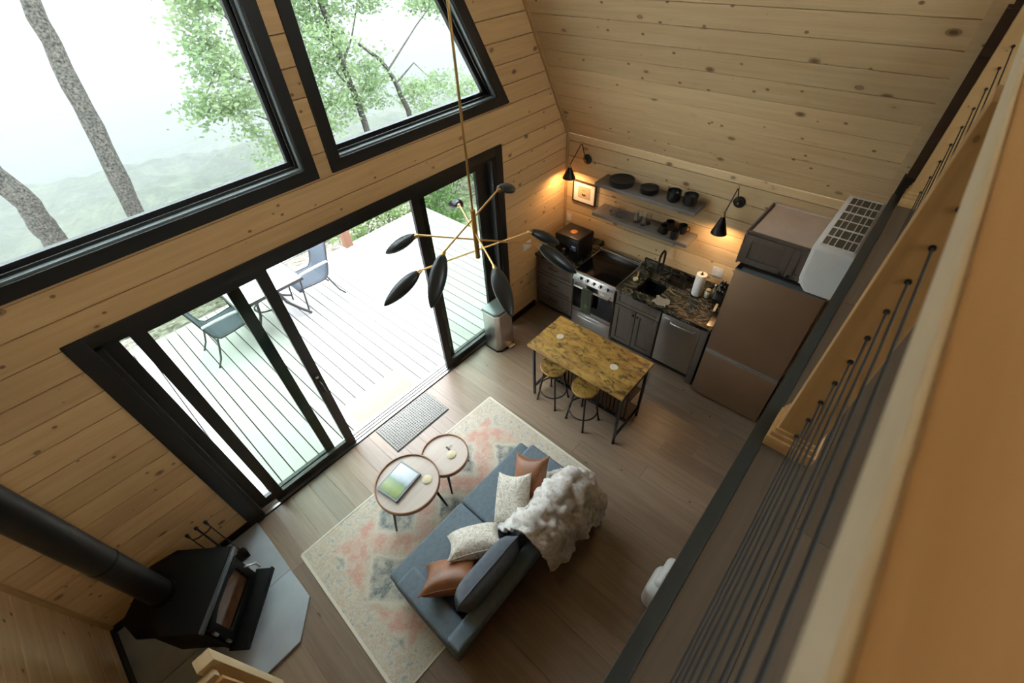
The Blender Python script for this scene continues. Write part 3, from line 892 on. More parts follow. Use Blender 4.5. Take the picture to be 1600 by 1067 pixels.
# magazine and notebook on the larger table
ang = math.radians(-8)
def slab(name, mats, c, sx, sy, z0, z1, rz, label, cat, bevel=.002):
    R = Euler((0, 0, rz)).to_matrix()
    return single(name, MB().obox((c[0], c[1], (z0 + z1) / 2), (sx, sy, z1 - z0), R), mats, label, cat, bevel=bevel)
nb_ = thing('guest_binder', (.692, 2.255, .44), 'grey ring binder lying flat on the larger coffee table', 'binder', rotz=math.radians(8.5))
part('cover', MB().box(-.165, .165, -.125, .125, 0, .004).box(-.165, .165, -.125, .125, .024, .028).box(-.165, .165, -.125, -.118, .004, .024), plain('binder_grey', (.20, .23, .25, 1), .35), nb_, world=False)
part('pages', MB().box(-.155, .158, -.117, .118, .004, .024), M['paper'], nb_, world=False)
part('rings', MB().box(-.14, .14, -.127, -.121, .008, .02), M['steel'], nb_, world=False)
def mag_mat():
    m, nt, b = new_mat('landscape_cover_print'); b.inputs['Roughness'].default_value = .18
    tc = nd(nt, 'ShaderNodeTexCoord'); sp = nd(nt, 'ShaderNodeSeparateXYZ'); nt.links.new(tc.outputs['Generated'], sp.inputs[0])
    f = noise(nt, tc.outputs['Generated'], 5, 4)
    y = mth(nt, 'ADD', sp.outputs[0], mth(nt, 'MULTIPLY', f, .12))
    nt.links.new(ramp(nt, y, [(.0, (.16, .24, .08, 1)), (.3, (.33, .42, .16, 1)), (.52, (.24, .36, .22, 1)), (.6, (.42, .52, .58, 1)), (.75, (.62, .70, .76, 1)), (1, (.70, .76, .82, 1))]), b.inputs['Base Color'])
    return m
part('cover_sheet', MB().box(-.15, .148, -.108, .112, .0285, .030), mag_mat(), nb_, world=False)
single('coaster', MB().lathe([(0, 0), (.044, 0), (.046, .003), (.046, .006), (.043, .008), (0, .008)], (.878, 2.075, .44), 24), M['coaster'], 'round pale yellow coaster beside the binder on the larger coffee table', 'coaster', smooth=40)
single('coaster', MB().lathe([(0, 0), (.044, 0), (.046, .003), (.046, .006), (.043, .008), (0, .008)], (1.225, 2.135, .37), 24), M['coaster'], 'round pale yellow coaster on the smaller coffee table', 'coaster', smooth=40)
tg = thing('table_sign', (1.285, 2.215, .37), 'tiny dark printed card standing on the smaller coffee table', 'card')
part('card', MB().box(1.262, 1.312, 2.20, 2.23, .37, .3735), M['coaster_white'], tg)
part('holder', MB().box(1.245, 1.262, 2.19, 2.24, .37, .376), M['black'], tg)
part('print', MB().box(1.272, 1.278, 2.205, 2.226, .3735, .3742).box(1.286, 1.29, 2.205, 2.226, .3735, .3742).box(1.298, 1.304, 2.205, 2.226, .3735, .3742), M['black'], tg)

# ================================================================== ISLAND TABLE AND STOOLS
IX0, IX1, IY0, IY1, IZ = 2.49, 3.085, 1.04, 2.205, .90
isl = thing('island_table', (2.79, 1.62, 0), 'rustic brown island table on a black metal frame with lower shelves', 'table')
part('table_top', MB().box(IX0, IX1, IY0, IY1, IZ - .028, IZ), M['rustic'], isl, bevel=.003)
s = .025
ix0, ix1, iy0, iy1 = 2.575, 3.065, 1.075, 2.18
for x in (ix0, ix1):
    for y in (iy0, iy1):
        l = part('leg', MB().box(x, x + s, y, y + s, .012, IZ - .028), M['black'], isl)
        part('foot', MB().cyl((x + s / 2, y + s / 2, 0), (x + s / 2, y + s / 2, .012), .016, n=10), M['rubber'], l)
for z in (.12, .74, IZ - .055):
    for y in (iy0, iy1): part('crossbar', MB().box(ix0 + s, ix1, y, y + s, z, z + s), M['black'], isl)
for z in (IZ - .055,):
    for x in (ix0, ix1): part('rail', MB().box(x, x + s, iy0 + s, iy1, z, z + s), M['black'], isl)
for x in (ix1, ix0 + .24):
    part('rail', MB().box(x, x + s, iy0 + s, iy1, .12, .145), M['black'], isl)
for z in (.145, .46):
    part('shelf', MB().box(ix0 + .26, ix1, iy0 + s, iy1, z, z + .018), M['walnut'], isl)
for k in range(23):
    y = iy0 + .05 + k * .047
    part('rod', MB().cyl((ix0 + .25, y, .14), (ix0 + .25, y, IZ - .05), .0085, n=8), M['black'], isl)
single('coaster', MB().lathe([(0, 0), (.038, 0), (.04, .003), (.04, .006), (0, .006)], (2.80, 2.0, IZ), 24), M['coaster_white'], 'white coaster on the island table at the end near the doors', 'coaster', smooth=40)
single('coaster', MB().lathe([(0, 0), (.038, 0), (.04, .003), (.04, .006), (0, .006)], (2.785, 1.32, IZ), 24), M['coaster_white'], 'white coaster on the island table at the end near the fridge', 'coaster', smooth=40)
def stool(cx, cyy, rz, label):
    t = thing('bar_stool', (cx, cyy, 0), label, 'stool', 'round bar stools at the island', rotz=rz)
    zt = .58
    part('seat', MB().lathe([(0, zt - .03), (.143, zt - .03), (.148, zt - .026), (.148, zt - .004), (.144, zt), (0, zt)], n=32), M['rustic'], t, smooth=40, world=False)
    part('seat_ring', MB().lathe([(.085, zt - .052), (.112, zt - .052), (.112, zt - .03), (.085, zt - .03), (.085, zt - .052)], n=24), M['black'], t, smooth=40, world=False)
    for a in range(4):
        q = math.radians(45 + 90 * a); c, s_ = math.cos(q), math.sin(q)
        l = part('leg', MB().cyl((.183 * c, .183 * s_, .01), (.098 * c, .098 * s_, zt - .035), .0105, n=10), M['black'], t, smooth=40, world=False)
        part('foot', MB().cyl((.184 * c, .184 * s_, 0), (.183 * c, .183 * s_, .014), .014, n=10), M['rubber'], l, smooth=40, world=False)
    part('footrest', MB().tube([(.158 * math.cos(k * math.pi / 16), .158 * math.sin(k * math.pi / 16), .19) for k in range(32)], .008, 8, closed=True), M['black'], t, smooth=60, world=False)
    return t
stool(2.665, 1.972, 0, 'round rustic stool under the island at the end near the doors')
stool(2.64, 1.53, math.radians(-9), 'round rustic stool under the island nearer the fridge')

# ================================================================== KITCHEN RUN (along the right wall)
CF, CB, CT = 3.905, 4.545, .875        # cabinet face, back, carcase top
def shaker(mb, y0, y1, z0, z1, xf, fr=.055, th=.02):
    """a framed door or drawer front standing proud of xf (towards -x)"""
    mb.box(xf - th, xf, y0, y0 + fr, z0, z1).box(xf - th, xf, y1 - fr, y1, z0, z1)
    mb.box(xf - th, xf, y0 + fr, y1 - fr, z0, z0 + fr).box(xf - th, xf, y0 + fr, y1 - fr, z1 - fr, z1)
    mb.box(xf - th + .011, xf, y0 + fr, y1 - fr, z0 + fr, z1 - fr)
    return mb
def knob(y, z, xf, parent):
    part('knob', MB().lathe([(0, 0), (.005, 0), (.005, .012), (.014, .017), (.015, .024), (.011, .029), (0, .03)], (xf, y, z), 14, M=Matrix(((0, 0, -1), (0, 1, 0), (1, 0, 0)))), M['black'], parent, smooth=50)
def carcase(root, y0, y1):
    part('body', MB().box(CF, CB, y0, y1, .10, CT), M['cabinet'], root)
    part('toe_kick', MB().box(CF + .06, CB, y0, y1, 0, .10), M['black'], root)
c1 = thing('drawer_cabinet', (4.22, 2.92, 0), 'dark stained base cabinet with three drawers in the corner', 'cabinet')
carcase(c1, 2.60, 3.236)
for z0, z1 in ((.115, .36), (.37, .62), (.63, .865)):
    d_ = part('drawer', shaker(MB(), 2.612, 3.224, z0, z1, CF, .045), M['cabinet'], c1, bevel=.002)
    part('handle', MB().tube([(CF - .02, 2.85, (z0 + z1) / 2 + .03), (CF - .045, 2.855, (z0 + z1) / 2 + .03), (CF - .045, 2.985, (z0 + z1) / 2 + .03), (CF - .02, 2.99, (z0 + z1) / 2 + .03)], .006), M['black'], d_, smooth=60)
c2 = thing('sink_cabinet', (4.22, 1.67, 0), 'dark stained sink cabinet with two panelled doors', 'cabinet')
part('body', MB().box(CF, CB, 1.372, 1.975, .10, .68).box(CF, CF + .018, 1.372, 1.975, .68, CT).box(CF, CB, 1.372, 1.39, .68, CT).box(CF, CB, 1.957, 1.975, .68, CT), M['cabinet'], c2)
part('toe_kick', MB().box(CF + .06, CB, 1.372, 1.975, 0, .10), M['black'], c2)
part('false_drawer', shaker(MB(), 1.384, 1.963, .70, .865, CF, .04), M['cabinet'], c2, bevel=.002)
for a, b, ky in ((1.384, 1.670, 1.645), (1.677, 1.963, 1.702)):
    d_ = part('door', shaker(MB(), a, b, .115, .69, CF), M['cabinet'], c2, bevel=.002)
    knob(ky, .635, CF - .02, d_)
dw = thing('dishwasher', (4.2, 1.13, 0), 'slim stainless dishwasher beside the fridge panel', 'dishwasher')
part('body', MB().box(CF + .01, CB, .90, 1.365, .10, CT - .002), M['black'], dw)
d_ = part('door', MB().box(CF - .022, CF + .008, .903, 1.362, .12, .855), M['steel'], dw, bevel=.004)
part('control_strip', MB().box(CF - .023, CF - .0, .905, 1.36, .856, .872), M['black_gloss'], dw)
part('handle', MB().tube([(CF - .022, .96, .79), (CF - .058, .965, .79), (CF - .062, 1.13, .79), (CF - .058, 1.235, .79), (CF - .022, 1.24, .79)], .009), M['steel'], d_, smooth=60)
part('logo_plate', MB().box(CF - .0232, CF - .022, 1.27, 1.33, .80, .815), M['white'], d_)
part('toe_kick', MB().box(CF + .05, CB, .90, 1.365, 0, .10), M['black'], dw)
ep = single('cabinet_end_panel', MB().box(3.875, 4.545, .822, .896, 0, CT), M['cabinet'], 'tall narrow dark filler panel between dishwasher and fridge', 'panel', bevel=.002)

# worktop in two pieces, the range between them
def worktop(name, y0, y1, label, hole=None):
    mb = MB()
    x0, x1, z0, z1 = 3.868, 4.545, CT, .912
    if hole is None: mb.box(x0, x1, y0, y1, z0, z1)
    else:
        hx0, hx1, hy0, hy1 = hole
        mb.ring([(x0, y0), (x1, y0), (x1, y1), (x0, y1)], [(hx0, hy0), (hx1, hy0), (hx1, hy1), (hx0, hy1)], z0, z1, 2)
    t = thing(name, (4.2, (y0 + y1) / 2, z0), label, 'worktop')
    part('slab', mb, M['granite'], t, bevel=.003 if hole is None else 0)
    part('upstand', MB().box(4.523, 4.547, y0, y1, z1, 1.005), M['granite'], t)
    return t
worktop('stone_worktop', 2.598, 3.236, 'dark veined stone worktop in the corner under the air fryer')
SH = (4.0, 4.31, 1.51, 1.80)
wt = worktop('stone_worktop', .81, 1.978, 'long dark veined stone worktop around the sink', SH)
sk = thing('kitchen_sink', (4.155, 1.655, .70), 'square black undermount sink set in the stone worktop', 'sink')
a, b, c, d = SH
part('basin', MB().ring([(a - .008, c - .008), (b + .008, c - .008), (b + .008, d + .008), (a - .008, d + .008)], [(a + .004, c + .004), (b - .004, c + .004), (b - .004, d - .004), (a + .004, d - .004)], .70, .874, 2).box(a - .008, b + .008, c - .008, d + .008, .69, .70), plain('black_composite', (.005, .005, .005, 1), .6, spec=.08), sk)
part('drain', MB().lathe([(0, .70), (.035, .70), (.035, .704), (.02, .702), (0, .702)], (4.155, 1.655, 0), 18), M['steel'], sk, smooth=40)
fc = thing('kitchen_faucet', (4.44, 1.70, .912), 'black gooseneck faucet behind the sink', 'faucet')
part('base', MB().lathe([(0, .912), (.028, .912), (.028, .918), (.018, .93), (.018, .99), (0, .99)], (4.44, 1.70, 0), 18), M['black'], fc, smooth=40)
part('spout', MB().tube([(4.44, 1.70, .98), (4.44, 1.70, 1.2), (4.425, 1.70, 1.255), (4.385, 1.70, 1.285), (4.335, 1.70, 1.275), (4.305, 1.70, 1.235), (4.30, 1.70, 1.15)], .0125, 10), M['black'], fc, smooth=60)
part('spray_head', MB().cyl((4.30, 1.70, 1.155), (4.297, 1.70, 1.08), .016, .019, 14), M['black'], fc, smooth=40)
part('lever', MB().cyl((4.44, 1.685, .96), (4.44, 1.62, .985), .007, .006, 8), M['black'], fc, smooth=40)
sd = thing('soap_dispenser', (4.43, 1.81, .912), 'slim black soap pump between faucet and range', 'soap pump')
part('body', MB().cyl((4.43, 1.81, .912), (4.43, 1.81, .985), .015, n=12), M['black'], sd, smooth=40)
part('nozzle', MB().tube([(4.43, 1.81, .98), (4.43, 1.81, 1.01), (4.38, 1.81, 1.015)], .006), M['black'], sd, smooth=40)

# range
rg = thing('kitchen_range', (4.18, 2.288, 0), 'stainless slide-in range with black glass cooktop and five knobs', 'range')
ry0, ry1 = 1.983, 2.593
part('body', MB().box(3.90, 4.50, ry0, ry1, .03, .90), M['steel'], rg)
part('cooktop', MB().box(3.885, 4.44, ry0 + .012, ry1 - .012, .90, .922), M['black_gloss'], rg, bevel=.002)
part('cooktop_frame', MB().ring([(3.872, ry0), (4.45, ry0), (4.45, ry1), (3.872, ry1)], [(3.886, ry0 + .013), (4.44, ry0 + .013), (4.44, ry1 - .013), (3.886, ry1 - .013)], .895, .921, 2), M['steel'], rg)
vt = part('rear_vent', MB().box(4.44, 4.515, ry0, ry1, .90, .955), M['steel'], rg, bevel=.004)
part('vent_slot', MB().box(4.455, 4.475, ry0 + .02, ry1 - .02, .9551, .9562).box(4.485, 4.497, ry0 + .02, ry1 - .02, .9551, .9562), M['black'], vt)
cp = part('control_panel', MB().hexa([(3.845, ry0, .80), (3.90, ry0, .80), (3.90, ry1, .80), (3.845, ry1, .80), (3.875, ry0, .895), (3.90, ry0, .895), (3.90, ry1, .895), (3.875, ry1, .895)]), M['steel'], rg, bevel=.003)
for k in range(5):
    y = 2.475 - k * .0975
    nrm = Vector((-.953, 0, .30)); p0 = Vector((3.862, y, .848))
    kk = part('knob', MB().cyl(p0, p0 + nrm * .03, .021, .018, 18), M['black'], rg, smooth=40)
    part('pointer', MB().obox(p0 + nrm * .033, (.006, .008, .034), Matrix((nrm, Vector((0, 1, 0)), nrm.cross(Vector((0, 1, 0))))).transposed()), M['steel'], kk)
od = part('oven_door', MB().box(3.868, 3.90, ry0 + .004, ry1 - .004, .30, .79), M['steel'], rg, bevel=.004)
part('oven_window', MB().box(3.8655, 3.869, ry0 + .01, ry1 - .01, .36, .70), M['black_gloss'], od)
part('oven_handle', MB().tube([(3.868, ry0 + .05, .745), (3.81, ry0 + .055, .745), (3.81, ry1 - .055, .745), (3.868, ry1 - .05, .745)], .011, 10), M['steel'], od, smooth=60)
wd_ = part('warming_drawer', MB().box(3.868, 3.90, ry0 + .004, ry1 - .004, .055, .29), M['steel'], rg, bevel=.004)
part('drawer_handle', MB().tube([(3.868, ry0 + .10, .235), (3.845, ry0 + .105, .235), (3.845, ry1 - .105, .235), (3.868, ry1 - .10, .235)], .008), M['steel'], wd_, smooth=60)
tw = thing('kitchen_towel', (3.80, 2.32, .45), 'olive green towel hanging on the oven handle', 'towel')
def towelp(u, v):
    y = 2.245 + u * .155
    # up the back, over the bar, down the front
    L = v * .62
    f = .004 * math.sin(u * 14 + v * 3)
    if L < .22: return (3.828 + f * .3, y, .525 + L)
    a_ = (L - .22) / .055
    if a_ < 1:
        q = math.pi * a_; return (3.81 + .0185 * math.cos(q), y, .745 + .0185 * math.sin(q))
    return (3.7915 - f - .006 * v, y, .745 - (L - .275))
t_ = part('cloth', MB().grid(towelp, 10, 40), M['towel'], tw, smooth=180)
q_ = t_.modifiers.new('thick', 'SOLIDIFY'); q_.thickness = .005; q_.offset = 1
part('emblem', MB().lathe([(0, 0), (.03, 0), (.03, .001), (.024, .0012), (.024, .0004), (0, .0004)], (3.7768, 2.322, .52), 20, M=Matrix(((0, 0, -1), (0, 1, 0), (1, 0, 0)))), plain('towel_print', (.10, .11, .065, 1), .9), tw)

# fridge and the cabinet over it
fr = thing('refrigerator', (4.17, .40, 0), 'tall bronze steel refrigerator with bottom freezer', 'refrigerator')
fy0, fy1 = .03, .785
part('body', MB().box(3.87, 4.52, fy0, fy1, .03, 1.755), plain('fridge_side', (.06, .055, .05, 1), .45, .3), fr)
fd = part('fridge_door', MB().box(3.80, 3.865, fy0, fy1, .725, 1.755), M['steel_dark'], fr, bevel=.006)
fz_ = part('freezer_drawer', MB().box(3.80, 3.865, fy0, fy1, .035, .69), M['steel_dark'], fr, bevel=.006)
part('handle_channel', MB().box(3.815, 3.86, fy0 + .004, fy1 - .004, .692, .723), M['black'], fr)
LIP = plain('light_grip_lip', (.34, .32, .29, 1), .3, .4)
part('handle_lip', MB().box(3.794, 3.812, fy0 + .004, fy1 - .004, .712, .728), LIP, fd)
part('handle_lip', MB().box(3.794, 3.812, fy0 + .004, fy1 - .004, .684, .700), LIP, fz_)
part('top_reflection', MB().box(3.802, 3.866, fy0, fy1, 1.7555, 1.762), plain('blue_grey_reflection', (.16, .20, .215, 1), .35, .3), fr)  # thin plate colours in the reflection on the door's top face
part('hinge_cover', MB().box(3.82, 3.88, fy1 - .05, fy1 - .005, 1.762, 1.772), M['black'], fr)
part('foot', MB().box(3.88, 4.5, fy0 + .02, fy1 - .02, 0, .03), M['black'], fr)
uc = thing('upper_cabinet', (4.22, .40, 1.775), 'dark stained two door cabinet above the fridge', 'cabinet')
part('body', MB().box(CF, CB, .012, .818, 1.775, 2.075), M['cabinet'], uc)
part('side_edge', MB().box(CF - .02, CB, .806, .822, 1.772, 2.092), M['cabinet'], uc)
part('top_board', MB().box(CF + .02, CB - .01, .02, .79, 2.075, 2.079), M['beige'], uc)
part('front_edge', MB().box(CF - .004, CF + .02, .012, .806, 2.075, 2.092), M['cabinet'], uc)
part('back_cleat', MB().box(CB - .012, CB - .0, .03, .80, 2.079, 2.10), M['beige'], uc)
for a, b, ky in ((.02, .405, .375), (.411, .804, .44)):
    d_ = part('door', shaker(MB(), a, b, 1.785, 2.068, CF), M['cabinet'], uc, bevel=.002)
    knob(ky, 1.815, CF - .02, d_)

# small things on the worktop
af = thing('air_fryer', (4.19, 2.83, .912), 'boxy black air fryer with an amber disc on top', 'air fryer')
part('body', MB().rbox(4.02, 4.36, 2.64, 3.03, .924, 1.235, .03, 4), M['dish'], af, smooth=50)
part('basket', MB().rbox(4.0, 4.03, 2.67, 3.0, .94, 1.12, .012, 3), M['black_gloss'], af, smooth=50)
part('handle', MB().rbox(3.93, 4.01, 2.80, 2.86, .98, 1.10, .015, 3), M['dish'], af, smooth=50)
part('vent_disc', MB().lathe([(0, 1.235), (.045, 1.235), (.05, 1.238), (.045, 1.242), (0, 1.242)], (4.17, 2.83, 0), 24), M['orange'], af, smooth=40)
part('display', MB().box(3.9985, 4.0005, 2.68, 2.74, 1.13, 1.15), plain('blue_display', (.35, .40, .75, 1), .2), af)
for x in (4.06, 4.32):
    for y in (2.68, 2.99): part('foot', MB().cyl((x, y, .912), (x, y, .926), .014, n=10), M['rubber'], af)
pt = thing('paper_towel', (4.345, 1.20, .912), 'white paper towel roll on an upright holder', 'paper towel')
part('holder', MB().lathe([(0, .912), (.068, .912), (.068, .922), (.008, .924), (.008, 1.225), (0, 1.23)], (4.345, 1.20, 0), 20), M['black'], pt, smooth=40)
part('roll', MB().lathe([(.02, .924), (.056, .924), (.058, .93), (.058, 1.195), (.056, 1.20), (.02, 1.20), (.02, .924)], (4.345, 1.20, 0), 28), M['paper'], pt, smooth=40)
sb = thing('salt_jar', (4.385, 1.09, .912), 'squat pale glass jar beside the paper towel', 'jar')
part('jar', MB().lathe([(0, .912), (.034, .912), (.038, .92), (.038, .975), (.03, .99), (.026, .995), (0, .995)], (4.385, 1.09, 0), 20), plain('pale_green_glass', (.42, .45, .36, 1), .15), sb, smooth=40)
part('lid', MB().lathe([(0, .995), (.028, .995), (.028, 1.012), (.02, 1.02), (0, 1.02)], (4.385, 1.09, 0), 18), plain('jar_lid', (.50, .47, .38, 1), .5), sb, smooth=40)
sb2 = thing('oil_bottle', (4.43, 1.045, .912), 'small clear bottle behind the squat jar', 'bottle')
part('bottle', MB().lathe([(0, .912), (.024, .912), (.024, 1.0), (.010, 1.03), (.010, 1.06), (0, 1.06)], (4.43, 1.045, 0), 16), plain('bottle_glass', (.30, .32, .27, 1), .12), sb2, smooth=40)
part('cap', MB().cyl((4.43, 1.045, 1.06), (4.43, 1.045, 1.075), .011, n=12), M['white'], sb2, smooth=40)
kb = thing('knife_block', (4.38, .955, .912), 'black knife block full of dark handled knives', 'knife block')
part('block', MB().prism([(4.31, .912), (4.46, .912), (4.50, 1.10), (4.41, 1.15), (4.29, .99)], .905, 1.005, 1), M['dish'], kb, bevel=.004)
for k, (x, z, y) in enumerate([(4.33, 1.06, .925), (4.33, 1.06, .955), (4.33, 1.06, .985), (4.37, 1.11, .93), (4.37, 1.11, .965), (4.40, 1.15, .945), (4.40, 1.15, .975)]):
    part('knife_handle', MB().obox((x, y, z), (.024, .014, .10), Euler((0, math.radians(-32), 0)).to_matrix()), M['black_gloss'], kb, bevel=.003)
single('pastry_brush', MB().obox((4.25, .925, .93), (.17, .026, .018), Euler((0, 0, math.radians(8))).to_matrix()), M['twine'], 'short pale wooden handled tool leaning by the knife block', 'utensil', bevel=.004)
single('door_card', MB().obox((4.0, .855, .9145), (.15, .065, .004), Euler((0, 0, math.radians(4))).to_matrix()), M['steel'], 'small grey remote card at the worktop end by the fridge', 'remote', bevel=.001)
dc = thing('dish_cloth', (3.99, 1.43, .912), 'crumpled pale cloth at the front edge of the worktop', 'cloth')
def clothp(u, v):
    x = 3.905 + v * .14 + .012 * math.sin(u * 9); y = 1.36 + u * .17 + .01 * math.sin(v * 8)
    return (x, y, .916 + .012 * abs(math.sin(u * 11 + v * 5)) * abs(math.sin(v * 7)) + .004)
part('cloth', MB().grid(clothp, 18, 16), plain('pale_cloth', (.22, .225, .21, 1), .9), dc, smooth=180)
br = thing('scrub_brush', (4.25, 1.90, .912), 'pale bristle scrub brush lying beside the sink', 'brush')
part('handle', MB().tube([(4.17, 1.89, .93), (4.24, 1.90, .935), (4.31, 1.93, .93)], .009), M['twine'], br, smooth=40)
part('bristles', MB().lathe([(0, 0), (.03, 0), (.034, .02), (.028, .03), (0, .03)], (4.165, 1.89, .912), 16), M['coaster'], br, smooth=40)
dr = thing('dish_rack', (4.40, 1.46, .912), 'small black dish rack behind the sink holding dark cups', 'dish rack')
part('tray', MB().box(4.33, 4.50, 1.33, 1.60, .912, .922), M['black'], dr)
for k in range(9):
    y = 1.345 + k * .03
    part('wire', MB().tube([(4.34, y, .92), (4.34, y, .985), (4.36, y, 1.0)], .003, 6), M['black'], dr)
part('top_wire', MB().tube([(4.34, 1.335, .985), (4.34, 1.595, .985), (4.49, 1.595, .985), (4.49, 1.335, .985)], .004, 6, closed=True), M['black'], dr)
def cup(name, cx, cyy, z, r, h, label, cat='cup', group=None, handle=True, mat='dish', parent_rot=0.0):
    t = thing(name, (cx, cyy, z), label, cat, group, rotz=parent_rot)
    part('body', MB().lathe([(0, 0), (r * .86, 0), (r * .97, h * .12), (r, h * .3), (r, h), (r - .006, h), (r - .007, h * .3), (r * .8, .01), (0, .01)], n=24), M[mat], t, smooth=50, world=False)
    if handle:
        part('handle', MB().tube([(r - .003, 0, h * .8), (r + .022, 0, h * .78), (r + .028, 0, h * .5), (r + .016, 0, h * .25), (r - .003, 0, h * .22)], .005), M[mat], t, smooth=60, world=False)
    return t
cup('drying_cup', 4.40, 1.54, .923, .033, .08, 'dark cup in the dish rack nearer the faucet', group='cups in the dish rack')
cup('drying_cup', 4.43, 1.42, .923, .033, .08, 'dark cup in the dish rack nearer the paper towel', group='cups in the dish rack')

# shelves on brackets hidden in the wall
def wall_shelf(z, label):
    t = thing('wall_shelf', (4.41, 2.04, z - .042), label, 'shelf')
    part('board', MB().box(4.27, 4.549, 1.43, 2.655, z - .042, z), M['shelf'], t, bevel=.003)
    part('mounting_strip', MB().box(4.52, 4.549, 1.46, 2.62, z - .055, z - .042), M['shelf'], t)
wall_shelf(1.90, 'upper grey brown wall shelf holding plates and bowls')
wall_shelf(1.525, 'lower grey brown wall shelf holding glasses and mugs')
def plate_stack(cx, cyy, z, r, n, step, what, group):
    for k in range(n):
        zz = z + k * step
        lab = 'round black %s %s stack on the upper shelf' % (what, ('at the bottom of its', 'second from the bottom of its', 'second from the top of its', 'on top of its')[k])
        mb = MB().lathe([(0, 0), (r * .62, 0), (r * .66, .004), (r * .97, .012), (r, .02), (r, .026), (r * .965, .024), (r * .93, .016), (r * .6, .0085), (0, .0085)], (cx, cyy, zz), 36)
        single(what.replace(' ', '_'), mb, M['dish'], lab, 'plate', group, smooth=50)
plate_stack(4.40, 2.375, 1.9005, .142, 4, .0145, 'dinner plate', 'stack of dinner plates')
plate_stack(4.405, 2.03, 1.9005, .102, 4, .0130, 'side plate', 'stack of side plates')
for i, (x, y) in enumerate(((4.385, 1.735), (4.40, 1.555))):
    for k in range(2):
        lab = ['black bowl %s of the stack beside the side plates', 'black bowl %s of the stack at the shelf end'][i] % ('at the bottom', 'on top')[k]
        r, h = .072, .075
        mb = MB().lathe([(0, 0), (.045, 0), (.062, .012), (r, .03), (r, h), (r - .006, h), (r - .008, .03), (.04, .01), (0, .01)], (x, y, 1.9005 + k * .042), 30)
        single('bowl', mb, M['dish'], lab, 'bowl', 'stacked black bowls on the upper shelf', smooth=50)
for i, (x, y) in enumerate(((4.42, 2.485), (4.36, 2.43), (4.36, 2.325), (4.46, 2.36))):
    r, h = .035, .07
    single('wine_tumbler', MB().lathe([(0, 0), (.018, .0), (.03, .012), (r, .035), (.029, h), (.0275, h), (r - .002, .035), (.028, .014), (0, .006)], (x, y, 1.525), 20), M['tumbler'],
           ['stemless glass at the shelf end, back corner', 'stemless glass at the front of its group, near the shelf end', 'stemless glass at the front nearer the tall glasses', 'stemless glass at the back nearer the tall glasses'][i], 'glass', 'stemless glasses on the lower shelf', smooth=60)
for i, (x, y) in enumerate(((4.375, 2.12), (4.43, 2.10), (4.36, 2.015), (4.43, 1.985))):
    r, h = .031, .12
    single('tall_glass', MB().lathe([(0, 0), (r * .85, 0), (r * .9, .006), (r, h), (r - .002, h), (r * .82, .012), (0, .012)], (x, y, 1.525), 20), M['tumbler'],
           ['tall glass at the front, next to the stemless glasses', 'tall glass at the back, next to the stemless glasses', 'tall glass at the front, next to the mugs', 'tall glass at the back, next to the mugs'][i], 'glass', 'tall glasses on the lower shelf', smooth=60)
for i, (x, y, a) in enumerate(((4.46, 1.735, 2.0), (4.345, 1.745, 2.6), (4.31, 1.60, 3.6), (4.47, 1.585, -1.2))):
    cup('mug', x, y, 1.525, .047, .1, ['black mug at the back next to the tall glasses', 'black mug at the front next to the tall glasses', 'black mug standing foremost near the shelf end', 'black mug at the back near the shelf end'][i], 'mug', 'black mugs on the lower shelf', parent_rot=a)

# sconces
BULB, _nt, _b = new_mat('warm_bulb')
_b.inputs['Emission Color'].default_value = (1, .62, .28, 1); _b.inputs['Emission Strength'].default_value = 9
def sconce(py, plate_z, elbow, top, bot, label):
    t = thing('wall_sconce', (4.549, py, plate_z), label, 'wall lamp', 'black swing arm wall lamps over the worktop')
    RX_ = Matrix(((0, 0, -1), (0, 1, 0), (1, 0, 0)))
    part('wall_plate', MB().lathe([(0, 0), (.058, 0), (.06, .006), (.056, .014), (.03, .018), (.022, .03), (0, .032)], (4.549, py, plate_z), 24, M=RX_), M['black'], t, smooth=50)
    part('switch', MB().cyl((4.52, py, plate_z - .0), (4.50, py, plate_z - .0), .008, n=10), M['brass'], t, smooth=40)
    part('arm', MB().tube([(4.52, py, plate_z + .01), (4.49, py, plate_z + .03), elbow], .006, 8), M['black'], t, smooth=60)
    part('joint', MB().lathe([(0, -.012), (.011, -.009), (.013, 0), (.011, .009), (0, .012)], elbow, 12), M['brass'], t, smooth=60)
    part('arm', MB().tube([elbow, top], .005, 8), M['black'], t, smooth=60)
    tx, ty, tz = top; bx, by, bz = bot
    ax = (Vector(bot) - Vector(top)).normalized()
    part('socket', MB().cyl(Vector(top) - ax * .01, Vector(top) + ax * .05, .014, .018, 14), M['brass'], t, smooth=40)
    H = (Vector(bot) - Vector(top)).length
    Rm = ax.to_track_quat('Z', 'Y').to_matrix()
    sh = part('shade', MB().lathe([(.02, .03), (.024, .045), (.078, H - .008), (.08, H), (.077, H), (.022, .05), (.018, .034)], top, 28, M=Rm), M['black'], t, smooth=50)
    part('bulb', MB().lathe([(0, .05), (.012, .055), (.02, .08), (.018, .1), (0, .112)], top, 14, M=Rm), BULB, t, smooth=60)
    ld = bpy.data.lights.new('sconce_light', 'POINT'); ld.energy = 2.7; ld.color = (1, .60, .28); ld.shadow_soft_size = .03
    lo = bpy.data.objects.new('sconce_light', ld); COL.objects.link(lo); lo.parent = t
    lo.location = Vector(top) + ax * (H * .86) - Vector((4.549, py, plate_z))
sconce(2.953, 2.008, (4.36, 2.925, 2.265), (4.34, 3.062, 1.985), (4.337, 3.068, 1.82), 'black cone wall lamp in the corner above the framed picture')
sconce(1.12, 2.005, (4.40, 1.132, 2.215), (4.345, 1.172, 1.945), (4.335, 1.165, 1.735), 'black cone wall lamp between the shelves and the fridge cabinet')
